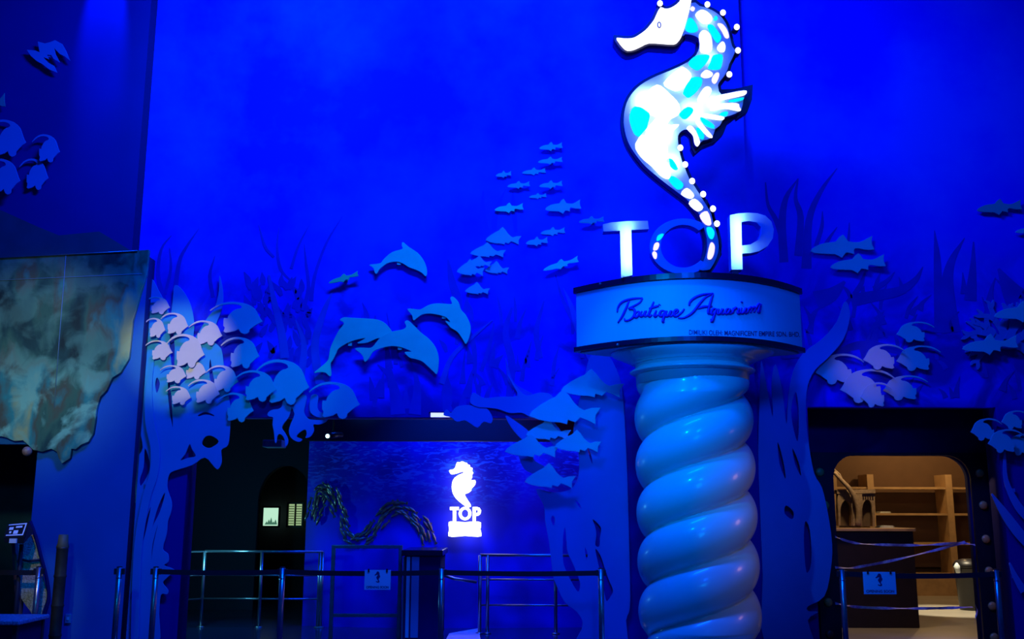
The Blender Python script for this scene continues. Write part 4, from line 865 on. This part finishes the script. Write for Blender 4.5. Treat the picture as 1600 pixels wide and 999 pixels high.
# thin pale sheet standing in for a patch of light on the foyer floor
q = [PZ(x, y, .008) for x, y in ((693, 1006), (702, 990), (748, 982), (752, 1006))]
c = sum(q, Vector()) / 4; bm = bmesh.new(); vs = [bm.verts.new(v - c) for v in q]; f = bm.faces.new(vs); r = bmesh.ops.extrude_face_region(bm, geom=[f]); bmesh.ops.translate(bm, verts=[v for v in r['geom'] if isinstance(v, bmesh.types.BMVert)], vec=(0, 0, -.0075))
meta(fin(bm, 'floor_light_patch', M['mat'], None, c), 'pale lavender sheet standing in for a patch of light right of the turnstile', 'mat')
# small lit seahorse sign on the mural
sm = Vector((P(727, 800, 13.45).x, 13.42, P(727, 838, 13.42).z))
ss = thing('wall_sign', sm, 'small glowing white seahorse sign with letters and a plate, on the blue mural wall', 'sign')
Z8 = lambda pts: zz(pts, 680, 700, 6.66)
shs = [(145, 240), (160, 228), (190, 225), (210, 200), (222, 160), (240, 148), (255, 152), (280, 140), (305, 152), (330, 158), (340, 175), (360, 180), (362, 200), (388, 212), (384, 240), (396, 262), (384, 280), (384, 310), (368, 340), (415, 335), (418, 375), (402, 400), (378, 425), (375, 445), (345, 470), (310, 482), (316, 510), (330, 530), (345, 555), (362, 580), (372, 612), (330, 622), (300, 600), (250, 560), (210, 520), (182, 470), (172, 410), (180, 350), (205, 310), (250, 280), (292, 262), (285, 248), (240, 262), (175, 278), (155, 262)]
cut('seahorse_emblem', [smooth_poly(Z8(shs), 2)], 13.42, .03, M['white_hot'], ss)
cut('letter', [Z8([(153, 615), (245, 615), (245, 648), (218, 650), (218, 765), (183, 765), (183, 650), (153, 648)])], 13.42, .03, M['white_hot'], ss)
ci = lambda cx, cy, rx, ry, n=28: [(cx + rx * math.cos(2 * PI * k / n), cy + ry * math.sin(2 * PI * k / n)) for k in range(n)]
cut('letter', [Z8(ci(310, 685, 66, 70)), Z8(ci(310, 685, 35, 42))], 13.42, .03, M['white_hot'], ss)
cut('letter', [Z8([(388, 618), (430, 615), (462, 625), (478, 655), (470, 690), (445, 708), (422, 710), (422, 765), (388, 765)]), Z8([(422, 648), (438, 648), (444, 662), (438, 678), (422, 680)])], 13.42, .03, M['white_hot'], ss)
cut('name_plate', [smooth_poly(Z8([(140, 775), (200, 768), (310, 775), (400, 768), (475, 778), (470, 850), (480, 920), (400, 925), (310, 918), (220, 926), (138, 920), (145, 850)]), 2)], 13.42, .03, M['white_hot'], ss)
# bronze ribbon of fish along the mural
sc = thing('fish_ribbon_sculpture', (P(580, 800, 13.5).x, 13.45, P(580, 848, 13.45).z), 'winding band of small bronze fish mounted low on the blue mural wall', 'wall sculpture')
path = smooth_poly([(488, 812), (494, 790), (502, 768), (511, 764), (521, 776), (528, 797), (540, 830), (557, 844), (578, 834), (596, 812), (612, 797), (628, 795), (650, 808), (664, 826), (672, 846)], 10, False)
fb = bmesh.new(); add_tube(fb, [(-.085, 0, 0), (-.05, 0, .002), (0, 0, .004), (.05, 0, 0), (.065, 0, 0)], [.004, .017, .022, .008, .004], 6); add_box(fb, (.06, -.003, -.02), (.085, .003, .02))
bmesh.ops.recalc_face_normals(fb, faces=fb.faces)
fm = bpy.data.meshes.new('bronze_fish'); fb.to_mesh(fm); fb.free(); fm.materials.append(M['bronze']); fr2 = random.Random(2)
for i in range(98):
    k = 1 + int((len(path) - 3) * i / 97); x, y = path[k]; dx, dy = path[k + 1][0] - path[k - 1][0], path[k + 1][1] - path[k - 1][1]
    l = math.hypot(dx, dy); off = fr2.uniform(-11, 11); px, py = x - dy / l * off, y + dx / l * off
    X = P(px, py, 13.5).x; yy = mural_y(X) - .03 if X > x0m else 13.75; p = P(px, py, yy)
    o = bpy.data.objects.new('fish', fm); C.objects.link(o); o.parent = sc; o.location = p - sc.location
    o.rotation_euler = (0, math.atan2(dy, dx) + fr2.uniform(-.2, .2), fr2.uniform(-.3, .3))
# far room: lit picture and window beyond the arch
def framed(name, bb, Y, label, cat, bars=0):
    a, c = P(bb[0], bb[1], Y), P(bb[2], bb[3], Y); t = thing(name, ((a.x + c.x) / 2, Y, c.z), label, cat); W_, H_ = c.x - a.x, a.z - c.z
    bm = bmesh.new()
    for q in (((-W_ / 2 - .03, 0, -.03), (W_ / 2 + .03, .04, 0)), ((-W_ / 2 - .03, 0, H_), (W_ / 2 + .03, .04, H_ + .03)), ((-W_ / 2 - .03, 0, 0), (-W_ / 2, .04, H_)), ((W_ / 2, 0, 0), (W_ / 2 + .03, .04, H_))): add_box(bm, *q)
    fin(bm, 'frame', mat('dull_green_frame', (.10, .14, .10), .5), t)
    return t, W_, H_
t, W_, H_ = framed('picture', (412, 794, 434, 822), 18.3, 'small lit greenish picture beyond the arch in the dark foyer', 'picture')
bm = bmesh.new(); add_box(bm, (-W_ / 2, .01, 0), (W_ / 2, .03, H_)); fin(bm, 'lit_sheet', M['poster_em'], t)
bm = bmesh.new()
for k in range(5):
    x = -W_ * .3 + k * W_ * .15; bm.faces.new([bm.verts.new(v) for v in ((x - .03, .008, .02), (x + .04, .008, .02), (x + .01, .008, H_ * (.25 + .12 * (k % 3))))])
fin(bm, 'printed_shape', mat('grey_green_print', (.08, .16, .12), .6, emis=(.10, .3, .2), es=.5), t)
t, W_, H_ = framed('lattice_window', (451, 788, 471, 822), 18.3, 'pair of narrow lit latticed panes beyond the arch, beside the picture', 'window')
for s in (-1, 1):
    bm = bmesh.new(); add_box(bm, (s * W_ * .27 - W_ * .19, .01, 0), (s * W_ * .27 + W_ * .19, .03, H_)); pn = fin(bm, 'pane', mat('lit_yellow_green_pane', (.4, .5, .3), .5, emis=(.42, .62, .30), es=.7), t)
    bm = bmesh.new()
    for k in range(9): add_box(bm, (s * W_ * .27 - W_ * .19, .0, H_ * k / 9 - .006), (s * W_ * .27 + W_ * .19, .012, H_ * k / 9 + .006))
    fin(bm, 'lattice_bar', M['dark'], pn)
# ceiling fittings of the foyer
p = P(513, 682, 12.3); sl = thing('spotlight', p, 'small bright spotlight under the dark foyer ceiling', 'spotlight')
bm = bmesh.new(); add_tube(bm, [(0, -.02, 0), (.05, .06, .02), (.14, .16, .03)], [.035, .04, .03], 14); fin(bm, 'lamp_body', M['plastic'], sl)
bm = bmesh.new(); bmesh.ops.create_uvsphere(bm, u_segments=12, v_segments=8, radius=.024); fin(bm, 'lamp_glass', M['lamp'], sl, (-.005, -.025, 0))
bm = bmesh.new(); add_tube(bm, [(.05, .06, .03), (.05, .06, 4.1 - p.z)], .01, 8); fin(bm, 'rod', M['dark'], sl)
p = P(425, 695, 12.4); pj = thing('projector', p, 'dim box projector hanging under the foyer ceiling above the arch', 'projector')
bm = bmesh.new(); add_box(bm, (-.12, 0, -.03), (.12, .25, .06)); fin(bm, 'housing', mat('blue_grey_plastic', (.10, .22, .35), .5), pj, bevel=.01)
bm = bmesh.new(); add_tube(bm, [(-.06, -.015, .01), (-.06, .01, .01)], .026, 14); fin(bm, 'lens', M['steel'], pj)
bm = bmesh.new(); add_tube(bm, [(0, .12, .05), (0, .12, 4.1 - p.z)], .014, 8); fin(bm, 'bracket', M['dark'], pj)
a, c = P(672, 645, YF - .03), P(755, 652, YF - .03)
st = thing('strip_lamp', ((a.x + c.x) / 2, YF - .03, c.z), 'pale strip lamp above the entrance opening, partly behind ragged coral', 'lamp')
bm = bmesh.new(); add_box(bm, (-.28, .0, 0), (.28, .03, .045)); fin(bm, 'lamp_glass', M['strip'], st)
bm = bmesh.new(); add_box(bm, (-.30, -.004, .045), (.30, .03, .055)); fin(bm, 'housing', M['navy'], st)
# ------------------------------------------------------------------ shop contents
Yc_ = 13.6
c0, c1 = P(1290, 850, Yc_).x, P(1440, 900, Yc_).x; ctz = P(1400, 826, Yc_).z
cn = thing('shop_counter', ((c0 + c1) / 2, Yc_ + .4, .012), 'dark brown counter with a pale lit top inside the shop doorway', 'counter')
bm = bmesh.new(); add_box(bm, rel(cn, (c0, Yc_ + .05, .012)), rel(cn, (c1 - .05, Yc_ + .75, ctz - .04))); fin(bm, 'counter_body', M['darkwood'], cn, bevel=.01)
bm = bmesh.new(); tp = [(c0, Yc_), (c1 - .15, Yc_), (c1 - .03, Yc_ + .03), (c1 + .03, Yc_ + .15), (c1 + .03, Yc_ + .8), (c0, Yc_ + .8)]
lo = [bm.verts.new(rel(cn, (x, y, ctz - .04))) for x, y in tp]; hi = [bm.verts.new(rel(cn, (x, y, ctz))) for x, y in tp]
for i in range(len(tp)): bm.faces.new((lo[i], lo[(i + 1) % len(tp)], hi[(i + 1) % len(tp)], hi[i]))
bm.faces.new(hi); bm.faces.new(lo[::-1]); fin(bm, 'counter_top', M['wood'], cn, bevel=.006)
# castle arches model on the counter
Ya = Yc_ + .22
def arch_panel(x0, x1, y0, y1, Y):
    xm_ = (x0 + x1) / 2; w_ = (x1 - x0) * .36
    hole = [(xm_ - w_, y1 - 1)] + [(xm_ - w_ * math.cos(PI * k / 10), y0 + 28 - 16 * math.sin(PI * k / 10)) for k in range(11)] + [(xm_ + w_, y1 - 1)]
    return [[(x0, y0), (x1, y0), (x1, y1), (xm_ + w_, y1)] + hole[::-1][1:-1] + [(xm_ - w_, y1), (x0, y1)]]
am = thing('castle_arch_model', (P(1338, 820, Ya).x, Ya, ctz), 'small stone coloured double arch model standing on the counter', 'model')
cut('arch_panel', arch_panel(1310, 1334, 770, 822, Ya), Ya, .10, M['stone'], am); cut('arch_panel', arch_panel(1344, 1367, 769, 823, Ya + .02), Ya + .02, .10, M['stone'], am)
cut('back_wall', [[(1310, 772), (1367, 771), (1367, 823), (1310, 822)]], Ya + .13, .02, mat('dark_brown_stone', (.10, .07, .045), .8, var=.3), am); cut('pillar', [[(1331, 772), (1347, 772), (1346, 822), (1333, 822)]], Ya - .03, .10, M['stone'], am); cut('cornice', [[(1308, 766), (1368, 765), (1368, 771), (1308, 772)]], Ya - .01, .12, M['stone'], am)
for k in range(5):
    p = P(1349 + k * 3.6, 777, Ya + .01); bm = bmesh.new(); add_box(bm, (-.008, 0, -.03), (.008, .02, .02)); fin(bm, 'slot', M['darkwood'], am, p - am.location)
br_ = thing('driftwood_branch', P(1340, 822, Ya - .08), 'curved pale branch leaning over the arch model into the doorway', 'branch'); br_.location.z = ctz
bm = bmesh.new(); pts = smooth_poly([tuple(P(x, y, Ya - .08) - br_.location) for x, y in ((1303, 738), (1316, 752), (1328, 765), (1337, 782), (1342, 802), (1341, 822))], 4, False)
add_tube(bm, pts, [.025 + .02 * i / len(pts) for i in range(len(pts))], 10); fin(bm, 'branch_stem', M['stone'], br_)
bm = bmesh.new(); pts = [tuple(P(x, y, Ya - .08) - br_.location) for x, y in ((1316, 752), (1312, 742), (1303, 733))]; add_tube(bm, pts, [.02, .015, .008], 8); fin(bm, 'twig', M['stone'], br_)
# shelving unit
Ysh = 18.9
sx = [P(1300, 800, Ysh).x, P(1358, 800, Ysh).x, P(1481, 800, Ysh).x, P(1600, 800, Ysh).x]
sh = thing('shelving_unit', ((sx[1] + sx[2]) / 2, Ysh, .012), 'tall lit wooden shelving unit against the back wall of the shop', 'shelving')
ztopS = P(1480, 742, Ysh).z
for x in sx:
    bm = bmesh.new(); add_box(bm, rel(sh, (x, Ysh, .012)), rel(sh, (x + .12, Ysh + .5, ztopS))); fin(bm, 'divider', M['wood'], sh)
for y in (763, 804, 850, 898):
    z = P(1420, y, Ysh).z
    for a, b_ in zip(sx, sx[1:]):
        bm = bmesh.new(); add_box(bm, rel(sh, (a + .12, Ysh + .02, z - .02)), rel(sh, (b_, Ysh + .5, z + .02))); fin(bm, 'shelf', M['wood'], sh)
bm = bmesh.new(); add_box(bm, rel(sh, (sx[0], Ysh - .02, .012)), rel(sh, (sx[2] + .12, Ysh, P(1440, 899, Ysh).z + .02))); fin(bm, 'plinth', M['wood'], sh)
bm = bmesh.new(); add_box(bm, rel(sh, (sx[0], Ysh + .48, .5)), rel(sh, (sx[3], Ysh + .5, P(1420, 804, Ysh).z))); fin(bm, 'back_panel', mat('brown_back_board', (.13, .07, .045), .8), sh)
for bb, Yp_, z, l in [((1374, 1392), Ysh + .1, P(1420, 804, Ysh).z + .02, 'white stack of papers on the middle shelf of the shelving unit'), ((1376, 1396), Yc_ + .4, ctz, 'white papers lying on the shop counter top')]:
    x0, x1 = P(bb[0], 800, Yp_).x, P(bb[1], 800, Yp_).x; bm = bmesh.new()
    for k in range(4): add_box(bm, (-(x1 - x0) / 2 + .01 * k, 0, .008 * k), ((x1 - x0) / 2 - .015 * (k % 2), .25, .008 * k + .006))
    meta(fin(bm, 'paper_stack', M['paper'], None, ((x0 + x1) / 2, Yp_, z)), l, 'papers')
# bin
bp_ = P(1517, 940, 16.2); bn = thing('rubbish_bin', (bp_.x, 16.2, .012), 'dark grey rubbish bin with a lid by the right side of the shop doorway', 'bin')
hb = P(1517, 884, 16.2).z
bm = bmesh.new(); add_lathe(bm, [(.16, 0), (.17, .01), (.21, hb - .06), (.22, hb - .05), (.21, hb - .04)], 28); fin(bm, 'bin_body', M['plastic'], bn)
bm = bmesh.new(); add_lathe(bm, [(.225, hb - .04), (.225, hb), (.18, hb + .06), (.08, hb + .09)], 28); fin(bm, 'lid', M['plastic'], bn)
bm = bmesh.new(); add_tube(bm, [(-.2, -.09, hb - .12), (-.22, -.1, hb - .02), (-.2, -.06, hb + .02)], [.035, .05, .02], 10); fin(bm, 'bin_liner', M['paper'], bn)
# barrier tapes across the doorway
def tape(pts, Y, label, tw=1):
    ps = smooth_poly([tuple(P(x, y, Y)) for x, y in pts], 8, False); o0 = Vector(ps[0]); bm = bmesh.new(); prev = None
    for i, p in enumerate(ps):
        a = .9 * math.sin(i * .45 * tw) + .4; w_ = .015; d = Vector((0, math.sin(a) * w_, math.cos(a) * w_)); v = Vector(p) - o0
        q = [bm.verts.new(v + d + Vector((0, .0008, 0))), bm.verts.new(v - d + Vector((0, .0008, 0))), bm.verts.new(v - d - Vector((0, .0008, 0))), bm.verts.new(v + d - Vector((0, .0008, 0)))]
        if prev:
            for k in range(4): bm.faces.new((prev[k], q[k], q[(k + 1) % 4], prev[(k + 1) % 4]))
        prev = q
    return meta(fin(bm, 'barrier_tape', M['ribbon'], None, o0), label, 'tape', 'tapes across the shop doorway')
tape([(1305, 839), (1318, 844), (1345, 850), (1400, 852), (1450, 852), (1500, 849), (1524, 852)], YP - .09, 'white and violet tape, topmost and nearly level across the shop doorway')
tape([(1305, 887), (1330, 888), (1355, 884), (1400, 875), (1450, 863), (1485, 854), (1508, 847)], YP - .12, 'white and violet tape rising slantwise to the right across the shop doorway', .6)
tape([(1305, 943), (1340, 949), (1400, 951), (1460, 951), (1520, 949)], YP - .10, 'white and violet tape, lowest and level, under the notice')
tape([(1524, 946), (1527, 955), (1524, 966), (1523, 977)], YP - .12, 'short loose end of tape hanging at the right of the doorway', .5)
# ------------------------------------------------------------------ left corner things
# recess behind the lower left opening
struct(boxo('wall_left_recess', (-9, 12.6, 0), (xo + .5, 12.7, 3.4), M['teal'])); struct(boxo('wall_left_recess_side', (xo + .02, 10.91, 0), (xo + .1, 12.6, 3.4), M['navy'])); struct(boxo('ceiling_left_recess', (-9, 10.91, 3.4), (xo + .5, 12.7, 3.45), M['dark']))
YL = 10.2
lf = thing('cane_screen', (P(50, 900, YL).x, YL, 0), 'tall leaf shaped cream woven screen with a dark rim at the far left', 'screen')
cut('woven_panel', [smooth_poly([(27, 850), (40, 842), (52, 836), (58, 858), (64, 890), (71, 920), (73, 935), (66, 955), (58, 985), (50, 960), (36, 940), (29, 920)], 3)], YL, .02, M['cream'], lf)
bm = bmesh.new(); rim = smooth_poly([tuple(P(x, y, YL) - lf.location) for x, y in ((47, 815), (56, 840), (64, 870), (73, 905), (76, 935), (68, 965), (58, 1000), (52, 1040))], 4, False); add_tube(bm, rim, .018, 10); fin(bm, 'rim', M['navy'], lf)
bm = bmesh.new(); add_tube(bm, [tuple(P(x, y, YL) - lf.location) for x, y in ((23, 848), (26, 900), (30, 960), (34, 1045))], .03, 10); fin(bm, 'pole', mat('dull_brown_pole', (.08, .05, .06), .5), lf)
bm = bmesh.new(); add_tube(bm, [tuple(P(x, y, YL - .02) - lf.location) for x, y in ((29, 874), (45, 877), (62, 875))], .012, 8); fin(bm, 'cross_cord', M['dark'], lf)
for ch in (lf,): pass
bxp = P(28, 850, 9.95)
dv = thing('desk_device', P(25, 848, 10.0), 'small dark box with a white printed sloping top, at the far left', 'device')
def Q(x, y, Y): return P(x, y, Y) - dv.location
bm = bmesh.new(); top = [Q(12, 819, 10.05), Q(46, 816, 10.05), Q(38, 839, 9.9), Q(6, 840, 9.9)]; low = [Q(7, 848, 9.9), Q(37, 850, 9.9), Q(52, 833, 10.05), Q(15, 836, 10.2)]
T_ = [bm.verts.new(v) for v in top]; B_ = [bm.verts.new(v) for v in (low[3], low[2], low[1], low[0])]
bm.faces.new(T_); bm.faces.new(B_[::-1])
for i in range(4): bm.faces.new((T_[i], T_[(i + 1) % 4], B_[(i + 1) % 4], B_[i]))
fin(bm, 'housing', M['plastic'], dv)
def quad_on_top(u0, v0, u1, v1, lift=.003):
    f = lambda u, v: (top[0] * (1 - u) + top[1] * u) * (1 - v) + (top[3] * (1 - u) + top[2] * u) * v + Vector((0, -lift, lift))
    return [f(u0, v0), f(u1, v0), f(u1, v1), f(u0, v1)]
bm = bmesh.new()
for q in ((.08, .08, .92, .16), (.08, .84, .92, .92), (.86, .16, .92, .84), (.15, .3, .35, .5), (.45, .25, .75, .38), (.4, .55, .62, .8), (.2, .6, .3, .75)): bm.faces.new([bm.verts.new(v) for v in quad_on_top(*q)])
fin(bm, 'printed_top', M['paper'], dv)
bm = bmesh.new(); add_box(bm, tuple(Q(14, 849, 9.88)), tuple(Q(27, 842, 9.90))); fin(bm, 'white_tag', M['paper'], dv)
bm = bmesh.new(); add_tube(bm, [(-.0, .12, -.02), (-.0, .12, -dv.location.z)], .02, 10); fin(bm, 'support_pole', M['dark'], dv)
tbz = P(20, 965, 9.6).z
tbm = thing('display_table', (P(-20, 965, 9.55).x, 9.55, 0), 'pale topped table edge cut off by the lower left picture corner', 'table')
bm = bmesh.new(); add_box(bm, (-.5, -.25, tbz - .04), (.42, .35, tbz)); fin(bm, 'table_top', mat('speckled_pale_top', (.45, .40, .55), .6, col2=(.15, .13, .25), vscale=60), tbm, bevel=.01)
for sx_2 in (-.45, .37):
    for sy_ in (-.2, .3): bm = bmesh.new(); add_box(bm, (sx_2 - .02, sy_ - .02, 0), (sx_2 + .02, sy_ + .02, tbz - .04)); fin(bm, 'leg', M['dark'], tbm)
bm = bmesh.new(); add_box(bm, (-.43, -.2, .1), (.38, .3, tbz - .05)); fin(bm, 'side_panel', M['navy'], tbm)
# bamboo post and wall socket
bb = P(94, 900, 10.3); bt = thing('bamboo_post', (bb.x, 10.3, 0), 'dark bamboo post standing against the plain blue wall at left', 'post')
zb1 = P(94, 836, 10.3).z
bm = bmesh.new(); prof = []
nseg = 4
for k in range(nseg):
    z0_ = (zb1 - .12) * k / nseg; z1_ = (zb1 - .12) * (k + 1) / nseg
    prof += [(.062, z0_), (.056, z0_ + .02), (.056, z1_ - .02), (.062, z1_ - .001)]
add_lathe(bm, prof, 20); fin(bm, 'stem', M['bamboo'], bt)
bm = bmesh.new(); add_lathe(bm, [(.058, zb1 - .125), (.062, zb1 - .12), (.05, zb1 - .08), (.046, zb1), (.035, zb1 + .003)], 20); fin(bm, 'cap', mat('pale_bamboo', (.16, .13, .06), .6), bt)
p = P(107, 967, BY); sk = thing('wall_socket', (p.x, BY - .001, p.z), 'small pale wall socket low on the plain blue wall', 'socket')
bm = bmesh.new(); add_box(bm, (-.03, -.012, -.045), (.03, .0, .045)); fin(bm, 'cover_plate', mat('blue_grey_cover', (.25, .35, .5), .5), sk, bevel=.003)
bm = bmesh.new(); add_box(bm, (-.012, -.016, -.015), (.012, -.011, .015)); fin(bm, 'switch', M['paper'], sk)
p = P(43, 706, BY); kn = thing('wall_lamp_knob', (p.x + .02, BY - .001, p.z), 'small round brownish lamp at the edge of the dark left opening', 'lamp')
bm = bmesh.new(); bmesh.ops.create_uvsphere(bm, u_segments=14, v_segments=10, radius=.05); fin(bm, 'lamp_cover', mat('brown_pink_glass', (.5, .2, .14), .4), kn, (.0, -.05, 0))
bm = bmesh.new(); add_tube(bm, [(0, -.03, 0), (0, 0.001, 0)], .03, 12); fin(bm, 'wall_plate', M['navy'], kn)
# ------------------------------------------------------------------ lights
BL = (.0, .075, 1.0)
def spot(name, loc, to, e, col, ang, blend=.6, r=.1):
    l = bpy.data.lights.new(name, 'SPOT'); l.energy = e; l.color = col; l.spot_size = math.radians(ang); l.spot_blend = blend; l.shadow_soft_size = r
    o = bpy.data.objects.new(name, l); C.objects.link(o); o.location = loc
    o.rotation_euler = (Vector(to) - Vector(loc)).to_track_quat('-Z', 'Y').to_euler(); return o
def pt(name, loc, e, col, r=.1):
    l = bpy.data.lights.new(name, 'POINT'); l.energy = e; l.color = col; l.shadow_soft_size = r
    o = bpy.data.objects.new(name, l); C.objects.link(o); o.location = loc; return o
alight('blue_wall_wash', (-.5, 7.0, 8.6), (-.4, 10.8, 4.5), 3.0, .6, 900, BL)
spot('blue_wash_left', (-1.4, 7.0, 8.4), (-2.9, 10.8, 6.4), 950, (.0, .22, 1), 46, .9, .3)
spot('blue_front_fill', (1.0, 2.0, 5.5), (1.2, 10.8, 3.3), 1700, (.0, .075, 1), 46, 1, .5)
spot('blue_right', (3.6, 6.5, 8.0), (4.2, 10.9, 4.8), 300, (.0, .08, 1), 80, .9, .4)
spot('left_block_downlight', (P(166, 0, BY).x, 10.2, 8.6), (P(166, 0, BY).x, 10.6, 7.2), 900, (0, .02, 1), 22, .7, .02)
spot('pale_left_spot', (-2.6, 5.2, 4.2), (P(281, 552, 10.7).x, 10.7, P(281, 552, 10.7).z), 760, (.9, 1, .5), 12, .4, .12)
spot('panel_spot', (-4.2, 5.2, 4.2), (-5.1, 10.6, 3.0), 370, (.6, .95, .72), 28, .9, .15)
spot('left_low_spot', (-3.2, 4.5, 3.4), (-4.2, 10.6, 1.8), 120, (.0, .5, 1), 38, .9, .15)
spot('column_spot', (-.4, 6.0, 4.4), (cX, 9.9, 2.4), 360, (.0, .26, 1), 34, .6, .04)
spot('warm_side', (4.3, 8.6, 2.0), (cX + .2, 9.9, 1.2), 17, (1, .46, .36), 52, .8, .25)
spot('doorway_shoal_spot', (3.6, 7.0, 4.2), (P(1360, 575, 10.8).x, 10.8, P(1360, 575, 10.8).z), 60, (1, .75, .3), 13, .9, .1)
spot('door_frame_spot', (4.4, 8.2, 3.2), (4.6, 11.4, 1.1), 30, (1, .55, .35), 34, .8, .1)
alight('mural_wash', (-.4, 12.95, 3.7), (-.6, 13.6, 1.7), 3.4, .2, 150, (0, .06, 1))
spot('foyer_floor_spot', (-2.6, 11.2, 2.5), (-2.7, 12.4, 0), 45, (0, .25, 1), 70, .8, .1)
spot('mural_low', (-.6, 11.3, 3.7), (-.7, 13.6, .9), 420, (0, .05, 1), 75, .8, .2)
spot('mural_edge', (-1.6, 12.0, 3.6), (-2.1, 13.9, 2.2), 160, (.03, .25, 1), 50, .8, .05)
pt('magenta_lamp', P(890, 738, 11.9), 4, (.8, .05, 1), .05)
spot('column_fill', (1.2, 3.5, 2.6), (cX, 9.9, 1.6), 150, (.0, .40, 1), 24, .7, .6)
spot('blue_shoal_spot', (-1.6, 6.0, 4.6), (P(440, 590, 10.7).x, 10.7, P(440, 590, 10.7).z), 240, (0, .42, 1), 17, .9, .1)
spot('column_fish_spot', (-.6, 5.0, 2.8), (P(885, 655, 10.7).x, 10.7, P(885, 655, 10.7).z), 200, (0, .36, 1), 13, .8, .1)
pt('foyer_cyan', (P(308, 900, 13.2).x, 13.25, 1.25), 26, (.1, .7, 1), .05)
spot('floor_spot', (P(725, 900, 12).x, 12.2, 3.9), (P(725, 990, 12.2).x, 12.3, 0), 90, (.55, .5, 1), 16, .4, .03)
pt('shop_lamp', (P(1470, 800, 17.9).x, 18.0, 3.2), 85, (1, .62, .25), .1)
pt('shop_lamp', (P(1350, 800, 13.35).x, 13.20, 2.7), 62, (1, .64, .30), .06)
pt('shop_lamp', (P(1500, 800, 16).x, 15.8, 3.3), 25, (1, .60, .25), .1)
spot('shop_floor_spot', (P(1480, 800, 15).x, 15.5, 3.5), (P(1480, 800, 16).x, 16, 0), 700, (1, .84, .56), 36, .4, .05)
spot('desk_spot', (-4.2, 7.6, 3.6), (P(50, 900, 10.2).x, 10.2, .9), 70, (1, .95, .8), 14, .6, .05)
w = bpy.data.worlds.new('world'); SC.world = w; w.use_nodes = True
w.node_tree.nodes['Background'].inputs[0].default_value = (.0, .06, .5, 1); w.node_tree.nodes['Background'].inputs[1].default_value = .18
SC.view_settings.view_transform = 'Standard'; SC.view_settings.look = 'None'; SC.view_settings.exposure = 0; SC.view_settings.gamma = 1; SC.view_settings.use_curve_mapping = False
